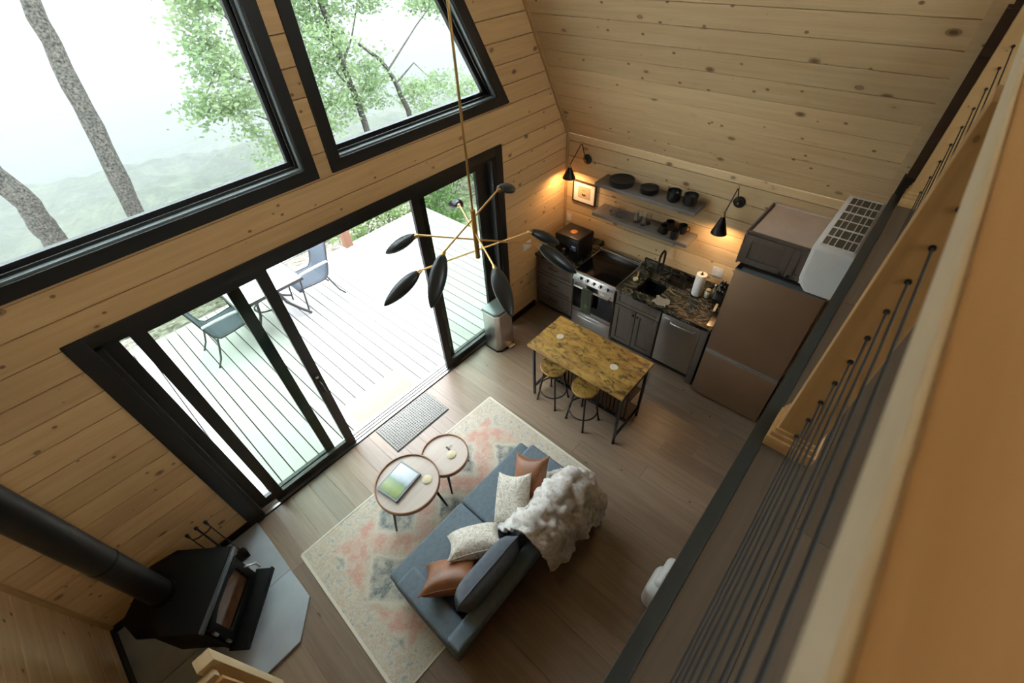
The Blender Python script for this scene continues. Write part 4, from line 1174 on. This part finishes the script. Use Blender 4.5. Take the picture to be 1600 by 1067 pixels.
pf = thing('framed_picture', (4.549, 2.955, 1.43), 'small framed print in a thin dark frame under the corner lamp', 'picture')
part('frame', MB().ring([(2.785, 1.435), (3.135, 1.435), (3.135, 1.72), (2.785, 1.72)], [(2.80, 1.45), (3.12, 1.45), (3.12, 1.705), (2.80, 1.705)], 4.522, 4.549, 0), M['walnut'], pf)
part('mat_board', MB().box(4.535, 4.548, 2.80, 3.12, 1.45, 1.705), M['paper'], pf)
part('print', MB().box(4.534, 4.536, 2.865, 3.055, 1.50, 1.655), plain('aged_print', (.52, .42, .28, 1), .8), pf)
part('motif', MB().prism([(2.93, 1.545), (2.955, 1.565), (2.965, 1.55), (2.985, 1.57), (2.998, 1.545), (2.975, 1.535), (2.95, 1.535)], 4.5335, 4.5345, 0).box(4.5335, 4.5345, 2.94, 2.99, 1.605, 1.61), M['walnut'], pf)
def outlet(c, axis, label, w=.075, h=.115):
    x, y, z = c
    t = thing('wall_outlet', c, label, 'outlet')
    if axis == 0:
        part('plate', MB().box(x - .006, x, y - w / 2, y + w / 2, z - h / 2, z + h / 2), M['white'], t, bevel=.002)
        part('sockets', MB().box(x - .0075, x - .005, y - .016, y + .016, z + .008, z + .038).box(x - .0075, x - .005, y - .016, y + .016, z - .038, z - .008), M['paper'], t)
    else:
        part('plate', MB().box(x - w / 2, x + w / 2, y - .006, y, z - h / 2, z + h / 2), M['white'], t, bevel=.002)
        part('sockets', MB().box(x - .02, x + .02, y - .0075, y - .005, z - .03, z + .03), M['paper'], t)
outlet((4.549, 1.10, 1.16), 0, 'white outlet plate behind the paper towel', .12)
outlet((4.549, 3.185, 1.16), 0, 'white outlet plate in the corner behind the air fryer')
outlet((3.74, YG, 1.085), 1, 'white double switch plate beside the sliding doors', .15)

# ================================================================== AIR CONDITIONER ON THE LOFT EDGE
ac = thing('air_conditioner', (3.45, .03, 2.27), 'white wall air conditioner with a gridded top hanging below the loft edge', 'air conditioner')
ax0, ax1 = 3.02, 3.88
prof = [(.002, 2.272), (.165, 2.272), (.215, 2.325), (.228, 2.36), (.236, 2.60), (.002, 2.60)]
part('shell', MB().prism([(p[0], p[1]) for p in prof], ax0, ax1, 0), M['white'], ac, bevel=.006)
part('end_cap', MB().prism([(.02 + (p[0] - .02) * .9, 2.435 + (p[1] - 2.435) * .9) for p in prof], ax0 - .006, ax0, 0), M['white'], ac)
part('intake_recess', MB().box(ax0 + .05, ax1 - .03, .02, .205, 2.6002, 2.6012), M['grille_gap'], ac)
for k in range(7):
    x = ax0 + .05 + k * (ax1 - ax0 - .08) / 6
    part('grille_bar', MB().box(x - (.005 if k % 2 == 0 else .0025), x + (.005 if k % 2 == 0 else .0025), .018, .208, 2.601, 2.608), M['white'], ac)
for y in (.02, .055, .085, .135, .17, .205):
    part('grille_slat', MB().box(ax0 + .045, ax1 - .025, y - .0025, y + .0025, 2.601, 2.606), M['white'], ac)
part('louvre', MB().box(ax0 + .03, ax1 - .03, .17, .222, 2.300, 2.306), M['white'], ac)

# ================================================================== TRASH CAN
tc_ = thing('trash_can', (2.95, 3.06, 0), 'tall stainless step trash can beside the sliding door', 'trash can')
def tc_poly(x0, x1, y0, y1, c):
    return [(x0 + c, y0), (x1 - c, y0), (x1, y0 + c), (x1, y1), (x0, y1), (x0, y0 + c)]
part('body', MB().prism(tc_poly(2.80, 3.12, 2.965, 3.215, .05), .02, .62, 2), M['steel'], tc_, bevel=.006)
part('base', MB().prism(tc_poly(2.797, 3.123, 2.962, 3.218, .05), 0, .03, 2), M['black'], tc_)
part('lid', MB().prism(tc_poly(2.795, 3.125, 2.96, 3.22, .05), .622, .665, 2), plain('grey_lid', (.22, .24, .25, 1), .3, .6), tc_, bevel=.006)
part('liner_bag', MB().prism(tc_poly(2.793, 3.127, 2.958, 3.222, .05), .606, .622, 2), M['white'], tc_)
part('pedal', MB().box(2.95, 3.05, 2.915, 2.965, .012, .028), M['steel'], tc_, bevel=.004)

# ================================================================== WOOD STOVE CORNER
hp = thing('hearth_pad', (-1.0, 2.6, 0), 'grey slate hearth pad with a clipped corner under the stove', 'hearth')
for poly in ([(-1.645, 2.0), (-.64, 2.0), (-.415, 2.245), (-.415, 2.58), (-1.645, 2.58)], [(-1.645, 2.584), (-.415, 2.584), (-.415, 3.24), (-1.645, 3.24)]):
    part('slab', MB().prism(poly, 0, .03, 2), M['hearth'], hp, bevel=.003)
ST = math.radians(-45)   # the front faces (+x, -y)
sv = thing('wood_stove', (-1.0, 2.70, .03), 'black cast wood stove set across the corner on the hearth', 'stove', rotz=math.radians(45))
# own frame: -y is the front, x the width
W2 = .30
part('body', MB().prism([(-W2 + .03, -.27), (W2 - .03, -.27), (W2 - .03, .10), (W2 - .13, .25), (-W2 + .13, .25), (-W2 + .03, .10)], .16, .63, 2), M['iron'], sv, bevel=.008, world=False)
part('top_plate', MB().prism([(-W2, -.30), (W2, -.30), (W2, .13), (W2 - .11, .29), (-W2 + .11, .29), (-W2, .13)], .63, .66, 2), M['iron'], sv, bevel=.006, world=False)
part('top_lip', MB().box(-W2, W2, -.325, -.30, .62, .655), plain('grey_stove_lip', (.10, .12, .135, 1), .35, .4), sv, bevel=.006, world=False)
dd = part('door', MB().ring([(-W2 + .05, .19), (W2 - .05, .19), (W2 - .05, .55), (.12, .60), (-.12, .60), (-W2 + .05, .55)], [(-W2 + .11, .25), (W2 - .11, .25), (W2 - .11, .50), (.09, .54), (-.09, .54), (-W2 + .11, .50)], -.305, -.27, 1), M['iron'], sv, bevel=.004, world=False)
part('door_glass', MB().prism([(-W2 + .10, .24), (W2 - .10, .24), (W2 - .10, .505), (.09, .545), (-.09, .545), (-W2 + .10, .505)], -.29, -.285, 1), glass_mat('stove_glass', (.8, .78, .76, 1), 0, .06), dd, world=False)
part('door_latch', MB().tube([(W2 - .07, -.305, .40), (W2 - .06, -.35, .40), (W2 - .03, -.37, .36), (W2 - .03, -.37, .28)], .009), M['steel'], dd, smooth=60, world=False)
part('firebrick_back', MB().box(-W2 + .06, W2 - .06, -.275, -.271, .22, .56), M['firebrick'], sv, world=False)
part('ash_lip', MB().box(-W2 + .0, W2 - .0, -.42, -.27, .13, .155).box(-W2, W2, -.425, -.41, .13, .185), M['iron'], sv, bevel=.004, world=False)
part('ash_drawer', MB().box(-W2 + .05, W2 - .05, -.30, -.10, .06, .13), M['iron'], sv, world=False)
for s_ in (-1, 1):
    part('hinge', MB().cyl((-W2 + .045, -.30, .32 + s_ * .1), (-W2 + .045, -.30, .38 + s_ * .1), .012, n=10), M['steel'], sv, smooth=40, world=False)
for x, y in ((-W2 + .06, -.22), (W2 - .06, -.22), (-W2 + .13, .2), (W2 - .13, .2)):
    part('leg', MB().cyl((x, y, 0), (x, y, .165), .022, .032, 10), M['iron'], sv, smooth=40, world=False)
fp = thing('stove_pipe', (-1.075, 2.755, .69), 'black round stove pipe rising from the stove top', 'stove pipe')
part('collar', MB().cyl((-1.075, 2.755, .69), (-1.075, 2.755, .73), .10, .098, 28), M['iron'], fp, smooth=40)
part('pipe', MB().cyl((-1.075, 2.755, .73), (-1.075, 2.755, 3.2), .088, n=36), plain('satin_black_pipe', (.012, .011, .0105, 1), .38, .3), fp, smooth=40)
part('seam_band', MB().cyl((-1.075, 2.755, 1.32), (-1.075, 2.755, 1.335), .0895, n=36), M['iron'], fp, smooth=40)
ft = thing('fire_tool_set', (-.70, 3.02, .03), 'black fireplace tool set standing behind the stove', 'tool set')
part('base', MB().box(-.80, -.60, 2.98, 3.08, .03, .045), M['black'], ft)
part('stem', MB().cyl((-.70, 3.03, .04), (-.70, 3.03, .72), .008, n=8), M['black'], ft)
part('cross_arm', MB().tube([(-.775, 3.03, .64), (-.74, 3.03, .62), (-.66, 3.03, .62), (-.63, 3.03, .64)], .006), M['black'], ft)
part('stem_knob', MB().lathe([(0, -.015), (.014, -.008), (.016, .004), (.01, .016), (0, .018)], (-.70, 3.03, .735), 12), M['black'], ft, smooth=60)
for x, w_, nm, lb in ((-.775, .03, 'fire_poker', 'black fire poker hanging on the tool set, nearest the side wall'), (-.63, .06, 'ash_shovel', 'black ash shovel hanging on the tool set, nearest the doors')):
    t = thing(nm, (x, 3.03, .06), lb, 'fire tool')
    part('shaft', MB().cyl((x, 3.03, .12), (x, 3.03, .70), .005, n=8), M['black'], t)
    part('grip', MB().lathe([(0, -.03), (.009, -.025), (.011, 0), (.015, .02), (.01, .032), (0, .034)], (x, 3.03, .71), 12), M['black'], t, smooth=60)
    part('tip', MB().box(x - w_ / 2, x + w_ / 2, 3.022, 3.038, .05, .13), M['black'], t)

# white lidded bin under the loft
wb = thing('white_bin', (1.62, -.02, 0), 'rounded white bin on the floor half hidden by the loft edge', 'bin')
part('body', MB().rbox(1.40, 1.68, -.16, .10, 0, .36, .07, 5), M['white'], wb, smooth=60)
part('lid', MB().rbox(1.47, 1.76, -.16, .062, .30, .40, .05, 5), M['white'], wb, smooth=60)

# ================================================================== CHANDELIER
CX, CY = 1.45, 1.645
ch = thing('chandelier', (CX, CY, 2.76), 'brass mobile chandelier with eight black leaf shaped shades', 'chandelier')
part('stem', MB().cyl((CX, CY, 3.06), (CX, CY, RIDGE - .12), .0065, n=10), M['brass'], ch, smooth=60)
part('hub', MB().cyl((CX, CY, 2.765), (CX, CY, 3.065), .0145, n=20), M['brass'], ch, smooth=40)
part('canopy', MB().cyl((CX, CY, RIDGE - .16), (CX, CY, RIDGE - .12), .06, n=24), M['brass'], ch, smooth=40)
AL = .355
def pod(J, d, pitch):
    """leaf shaped half shell from the joint J outwards along d, tipped down by pitch"""
    p = math.radians(pitch)
    ax = (d * math.cos(p) + Vector((0, 0, -math.sin(p)))).normalized()
    side = Vector((0, 0, 1)).cross(ax).normalized(); up = ax.cross(side)
    L, Rw = .268, .044
    def f(u, v):
        t = u
        r = Rw * (math.sin(math.pi * min(1, (t * .955 + .045) ** .92)) ** .62) * (1.08 - .14 * t)
        a_ = math.radians(-128 + 256 * v)
        return J + ax * (.012 + t * L) + side * (r * math.sin(a_)) + up * (r * .82 * math.cos(a_))
    return MB().grid(f, 22, 18)
SHM = plain('black_shade_paint', (.016, .021, .024, 1), .36)
for az, z, p1, p2 in ((20.5, 3.018, 24, 46), (61, 2.927, 24, 28), (119.5, 2.885, 32, 38), (162.5, 2.815, 30, 36)):
    d = Vector((math.cos(math.radians(az)), math.sin(math.radians(az)), 0))
    c = Vector((CX, CY, z))
    arm = part('arm', MB().cyl(c - d * AL, c + d * AL, .0052, n=10), M['brass'], ch, smooth=60)
    for s_, pp in ((1, p1), (-1, p2)):
        J = c + d * (AL * s_)
        part('socket', MB().cyl(J - d * s_ * .012, J + (d * s_ * math.cos(math.radians(pp)) - Vector((0, 0, math.sin(math.radians(pp))))) * .035, .009, .017, 14), M['brass'], arm, smooth=40)
        sh = part('shade', pod(J, d * s_, pp), [SHM], ch, smooth=180)
        q = sh.modifiers.new('thick', 'SOLIDIFY'); q.thickness = .003; q.offset = -1

# ================================================================== DECK
DK = -.06
deck = structure('deck_floor', (XC, 5.2, DK), 'pale grey deck of long planks outside the doors')
dl = 7.12 - 3.42
bm_ = mesh_of('plank', MB().box(0, .134, 0, dl, -.028, 0), M['deck'])
x = -3.4
while x < 4.85:
    o = bpy.data.objects.new('plank', bm_); COL.objects.link(o); o.parent = deck
    o.location = (x - XC, 3.42 - 5.2, 0); x += .1465
part('joists', MB().box(-3.4, 4.9, 3.45, 3.5, DK - .2, DK - .03).box(-3.4, 4.9, 7.02, 7.08, DK - .2, DK - .03).box(-3.4, 4.9, 5.2, 5.25, DK - .2, DK - .03).box(-3.4, 4.9, 3.42, 7.1, DK - .3, DK - .2), M['post_wood'], deck)
single('deck_post', MB().box(3.04, 3.18, 7.0, 7.14, DK - .9, 1.0), M['post_wood'], 'brown square post at the far edge of the deck', 'post', bevel=.006)
single('coir_mat', MB().box(.95, 1.75, 3.45, 3.88, DK, DK + .015), M['coir'], 'tan coir mat on the deck just outside the open door', 'mat', bevel=.004)

pt_ = thing('patio_table', (1.24, 6.25, DK), 'pale slatted patio table with curved grey legs on the deck', 'table')
for k in range(8):
    y = 5.70 + k * .118
    part('slat', MB().box(.79, 1.69, y, y + .112, .635, .655), M['patio_top'], pt_)
part('frame', MB().ring([(.775, 5.688), (1.705, 5.688), (1.705, 6.652), (.775, 6.652)], [(.79, 5.70), (1.69, 5.70), (1.69, 6.64), (.79, 6.64)], .615, .658, 2), M['chair_metal'], pt_)
for sx in (-1, 1):
    for sy in (-1, 1):
        c_ = Vector((1.24, 6.17, 0))
        P = [(c_.x + sx * .10, c_.y + sy * .10, .61), (c_.x + sx * .16, c_.y + sy * .14, .40), (c_.x + sx * .20, c_.y + sy * .17, .22), (c_.x + sx * .32, c_.y + sy * .26, .06), (c_.x + sx * .42, c_.y + sy * .34, DK + .02)]
        part('leg', MB().tube(P, .02, 8), M['chair_metal'], pt_, smooth=60)
part('centre_ring', MB().tube([(1.24 + .20 * math.cos(k * math.pi / 10), 6.17 + .17 * math.sin(k * math.pi / 10), .22) for k in range(20)], .012, 6, closed=True), M['chair_metal'], pt_, smooth=60)
def patio_chair(cx, cyy, rz, label):
    t = thing('patio_chair', (cx, cyy, DK), label, 'chair', 'sling chairs at the patio table', rotz=rz)
    sling = [(.27, .40), (.20, .425), (.0, .405), (-.16, .40), (-.225, .46), (-.27, .60), (-.31, .78), (-.35, .95), (-.38, 1.0)]
    def sp(u, v):
        f = u * (len(sling) - 1); i = min(int(f), len(sling) - 2); a_ = f - i
        x_ = sling[i][0] * (1 - a_) + sling[i + 1][0] * a_; z_ = sling[i][1] * (1 - a_) + sling[i + 1][1] * a_
        return (x_, (v - .5) * .50, z_ - .02 * math.sin(math.pi * v) * math.sin(math.pi * min(1, u * 2)))
    s_ = part('sling', MB().grid(sp, 24, 8), M['sling'], t, smooth=180, world=False)
    q = s_.modifiers.new('thick', 'SOLIDIFY'); q.thickness = .006
    for sy in (-1, 1):
        y_ = sy * .262
        part('side_frame', MB().tube([(a_, y_, b_) for a_, b_ in sling], .013, 8), M['chair_metal'], t, smooth=60, world=False)
        part('rear_leg', MB().tube([(-.2, y_, .41), (-.235, y_, .30), (-.30, y_, .12), (-.38, y_, .0)], .013, 8), M['chair_metal'], t, smooth=60, world=False)
        part('front_leg', MB().tube([(.26, y_, .0), (.23, y_, .25), (.20, y_, .50), (.19, y_, .60), (.15, y_, .645)], .013, 8), M['chair_metal'], t, smooth=60, world=False)
        part('armrest', MB().tube([(.20, y_, .645), (.05, y_, .655), (-.15, y_, .66), (-.28, y_, .655)], .02, 8), M['patio_top'], t, smooth=60, world=False)
    part('crossbar', MB().cyl((.22, -.262, .36), (.22, .262, .36), .011, n=8), M['chair_metal'], t, smooth=60, world=False)
    part('crossbar', MB().cyl((-.22, -.262, .36), (-.22, .262, .36), .011, n=8), M['chair_metal'], t, smooth=60, world=False)
    return t
patio_chair(1.90, 6.13, math.pi, 'slate sling chair on the open side of the patio table, seen through the doorway')
patio_chair(.61, 6.06, 0, 'slate sling chair on the stove side of the patio table, seen through glass')

# ================================================================== OUTSIDE
def ground_z(x, y):
    h = -.75 - .05 * max(0, y - 7)
    if y > 9:
        h -= 75 * (1 - math.exp(-(y - 9) / 130)) + .006 * y
    if y > 60:
        k = min(1, (y - 60) / 200)
        h += k * (9 * math.sin(x * .012 + y * .009) + 12 * math.sin(y * .0068 - x * .0035 + 1.3) + 5 * math.sin(x * .031 + 2) * math.sin(y * .027))
    if y > 700: h += (y - 700) * .012 + 25 * math.sin(x * .0026 + 1) * min(1, (y - 700) / 500)
    return h
def terr(u, v):
    y = 6.9 + 3600 * (math.exp(v * 6.2) - 1) / (math.exp(6.2) - 1)
    wx = 20 + y * 1.5
    x = XC + (u - .5) * 2 * wx
    j = mnoise.fractal(Vector((x, y, 0)) * .03, .7, 2.0, 4) * min(7, .045 * max(0, y - 12))
    return (x, y, ground_z(x, y) + j)
def forest_mat():
    m, nt, b = new_mat('wooded_valley'); b.inputs['Roughness'].default_value = 1; b.inputs['Specular IOR Level'].default_value = 0
    v = coords(nt)
    f = noise(nt, v, .16, 6, .75); g = noise(nt, v, .012, 3, .5)
    c = ramp(nt, f, [(.36, (.022, .034, .02, 1)), (.5, (.06, .082, .045, 1)), (.64, (.125, .15, .085, 1))])
    c = mixc(nt, ramp(nt, g, [(.45, (0, 0, 0, 1)), (.7, (.5, .5, .5, 1))]), c, (.20, .19, .13, 1))
    # bare leaf litter close to the deck
    sp = nd(nt, 'ShaderNodeSeparateXYZ'); nt.links.new(v, sp.inputs[0])
    lit = ramp(nt, noise(nt, v, 6, 5, .7), [(.35, (.12, .105, .08, 1)), (.65, (.30, .275, .23, 1))])
    near = ramp(nt, mth(nt, 'DIVIDE', sp.outputs[1], 40.0), [(.25, (1, 1, 1, 1)), (.6, (0, 0, 0, 1))])
    nt.links.new(mixc(nt, near, c, lit), b.inputs['Base Color'])
    bump(nt, b, f, 1.0, 3.0)
    return m
g = part('terrain', MB().grid(terr, 130, 170), forest_mat(), smooth=180)
tag(g, 'wooded valley falling away beyond the deck', None, None, 'structure')
part('ground_beside_house', MB().box(-22, -3.4, 3.0, 7.2, -.9, -.74).box(4.9, 24, 3.0, 7.2, -.9, -.74).box(-3.4, 4.9, 3.5, 7.2, -.9, -.74), plain('leaf_litter', (.2, .18, .145, 1), .95, 0, .35, 6))['kind'] = 'structure'

def leaf_cloud(mb, blobs, n, size, rn):
    tot = sum(b_[3] * b_[4] * b_[5] for b_ in blobs)
    for bx, by, bz, rx_, ry_, rz_ in blobs:
        k = max(8, int(n * rx_ * ry_ * rz_ / tot))
        # twig clusters inside the blob
        cl = []
        for _ in range(max(5, k // 45)):
            while True:
                p = Vector((rn.uniform(-1, 1), rn.uniform(-1, 1), rn.uniform(-1, 1)))
                if .25 < p.length < 1: break
            cl.append(Vector((bx + p.x * rx_, by + p.y * ry_, bz + p.z * rz_)))
        for i in range(k):
            c = cl[i % len(cl)] + Vector((rn.gauss(0, .2), rn.gauss(0, .2), rn.gauss(0, .12)))
            a_ = Vector((rn.gauss(0, 1), rn.gauss(0, 1), rn.gauss(0, .6))).normalized()
            b_ = a_.orthogonal().normalized(); b_ = Matrix.Rotation(rn.uniform(0, 6.28), 3, a_) @ b_
            s_ = size * rn.uniform(.6, 1.25)
            mb.add([c - a_ * s_, c + b_ * s_ * .5, c + a_ * s_, c - b_ * s_ * .5], [(0, 1, 2, 3)])
    return mb
def tree(name, path, r0, r1, blobs, n, size, label, seed, mat='leaf', branches=()):
    rn = random.Random(seed)
    t = thing(name, path[0], label, 'tree', 'trees on the slope beyond the deck')
    k = len(path)
    P = []; Rr = []
    for i in range(k - 1):
        for s_ in range(6):
            a_ = s_ / 6
            q = Vector(path[i]).lerp(Vector(path[i + 1]), a_)
            P.append(q + Vector((rn.uniform(-1, 1), rn.uniform(-1, 1), 0)) * r0 * .12)
            tt = (i + a_) / (k - 1); Rr.append((r0 * (1 - tt) + r1 * tt) * rn.uniform(.93, 1.08))
    P.append(Vector(path[-1])); Rr.append(r1)
    tr = part('trunk', MB().tube(P, Rr, 12), M['bark'], t, smooth=60)
    for br_ in branches:
        m_ = len(br_)
        part('branch', MB().tube(br_, [r1 * .8 * (1 - .75 * i / (m_ - 1)) for i in range(m_)], 7), M['bark'], tr, smooth=60)
    if blobs:
        part('crown', leaf_cloud(MB(), blobs, n, size, rn), M[mat], t)
    return t
tree('oak_tree', [(.25, 12, -5.5), (.95, 12, -.4), (1.22, 12.05, 1.6), (1.5, 12, 3.6), (2.1, 12, 8)], .20, .12, [(2.2, 12, 9.5, 2.4, 2.0, 1.6), (.2, 12, 7.6, 1.3, 1, .7)], 2500, .10, 'slim tall trunk crossing the hazy view in the stove end window', 11)
tree('oak_tree', [(-.55, 12, -5.5), (-.45, 12, -.1), (-.40, 12, .7), (-.62, 12.05, 1.9), (-1.0, 12, 5)], .23, .17, [(-1.2, 12, 8.5, 2.2, 2, 1.6)], 1800, .10, 'thick grey trunk at the far edge of the stove end window', 12)
tree('leafy_tree', [(7.8, 13, -5), (7.55, 13, -.4), (7.35, 13, 1.3), (7.15, 13, 3), (7.3, 13, 5)], .11, .05,
     [(6.6, 13, 1.7, 1.0, 1.0, 1.2), (7.3, 13.2, 3.4, 1.3, 1.1, 1.0), (6.5, 12.8, .3, .7, .8, .6), (7.9, 13.2, .9, .9, .9, .9), (8.6, 13.0, 3.0, .8, .8, .6)], 10000, .066, 'bright leafy tree in the middle of the kitchen end window', 13,
     branches=[[(7.45, 13, .6), (7.0, 12.9, 1.3), (6.5, 12.9, 1.9)], [(7.35, 13, 1.4), (7.8, 13, 1.9), (8.3, 13.1, 2.6)], [(7.3, 13, 2.0), (6.9, 13, 2.8), (6.7, 13, 3.4)]])
tree('leafy_tree', [(9.9, 13.4, -5), (9.4, 13.3, -.4), (9.0, 13.2, .7), (8.7, 13.2, 1.2), (8.1, 13.2, 1.7)], .10, .04,
     [(10.2, 13.2, .1, .9, .9, .55), (11.3, 13.2, 2.5, 1.0, 1, .8), (12.0, 13.4, -.3, .5, .8, .5)], 3800, .066, 'bent leafy tree nearer the slanted side of the kitchen end window', 14,
     branches=[[(9.1, 13.2, .5), (9.9, 13.2, .9), (10.4, 13.2, .4)], [(8.9, 13.2, .9), (10.2, 13.2, 1.8), (11.2, 13.2, 2.4)]])
tree('leafy_tree', [(5.3, 14, -6), (5.2, 13.6, -.6), (5.15, 13.4, 1.5), (5.3, 13.2, 5)], .09, .05,
     [(4.1, 13, 2.0, .7, .7, .6), (3.7, 13, 1.15, .55, .6, .45), (4.5, 13, .9, .5, .6, .6), (4.55, 13, 3.1, .9, .7, .6), (4.5, 13, -.2, .35, .5, .4)], 5600, .064, 'leafy boughs reaching into the stove end window from behind the mullion', 15,
     branches=[[(5.15, 13.3, 1.4), (4.7, 13.1, 1.5), (4.1, 13, 1.9), (3.6, 13, 1.4)], [(5.2, 13.3, 2.2), (4.8, 13.1, 2.8), (4.4, 13, 3.2)], [(5.2, 13.4, .2), (4.8, 13.1, .6), (4.5, 13, .8)]])
# low shrubs beyond the deck edge
rn = random.Random(5)
SHL = ['small shrub just past the brown deck post', 'low shrub at the deck edge between the post and the closed glass', 'leafy shrub seen through the glass by the chandelier', 'taller shrub behind the trash can glass', 'dense shrub farther out by the pale beam', 'low shrub at the corner of the deck', 'shrub in the gravel behind the patio table']
for i, (sx, sy, r) in enumerate(((3.75, 7.75, .28), (4.55, 7.85, .33), (5.6, 7.6, .45), (6.4, 7.9, .5), (7.3, 8.0, .55), (5.35, 6.8, .25), (1.3, 8.6, .35))):
    t = thing('shrub', (sx, sy, -.75), SHL[i], 'shrub', 'shrubs around the deck')
    mb = MB()
    for k in range(7):
        a_ = rn.uniform(0, 6.28); mb.tube([(sx, sy, -.76), (sx + .5 * r * math.cos(a_), sy + .5 * r * math.sin(a_), -.75 + r), (sx + r * math.cos(a_), sy + r * math.sin(a_), -.7 + r * 1.7)], .008, 5)
    part('stems', mb, M['bark'], t)
    part('foliage', leaf_cloud(MB(), [(sx, sy, -.75 + r * 1.1, r, r, r * .9)], 700, .05, rn), M['shrub'], t)
single('garden_rail', MB().box(6.4, 9.4, 8.9, 9.04, -.3, .0).box(6.5, 6.64, 8.9, 9.04, -.95, -.3).box(9.1, 9.24, 8.9, 9.04, -.95, -.3), M['deck'], 'pale timber rail among the shrubs past the deck', 'rail')

# ================================================================== HAZE OVER THE VALLEY
hz = single('valley_haze', MB().box(-4500, 4500, 26, 3900, -320, 60), None, 'pale haze filling the wooded valley', 'haze', kind='stuff')
hm = bpy.data.materials.new('valley_haze'); hm.use_nodes = True
hm.node_tree.nodes.remove(hm.node_tree.nodes['Principled BSDF'])
vsn = nd(hm.node_tree, 'ShaderNodeVolumeScatter'); vsn.inputs['Color'].default_value = (1.0, .985, .97, 1); vsn.inputs['Density'].default_value = HAZE
van = nd(hm.node_tree, 'ShaderNodeVolumeAbsorption'); van.inputs['Color'].default_value = (0, 0, 0, 1); van.inputs['Density'].default_value = SMOG
ash = nd(hm.node_tree, 'ShaderNodeAddShader')
hm.node_tree.links.new(vsn.outputs[0], ash.inputs[0]); hm.node_tree.links.new(van.outputs[0], ash.inputs[1])
hm.node_tree.links.new(ash.outputs[0], hm.node_tree.nodes['Material Output'].inputs['Volume'])
hz.data.materials.clear(); hz.data.materials.append(hm)
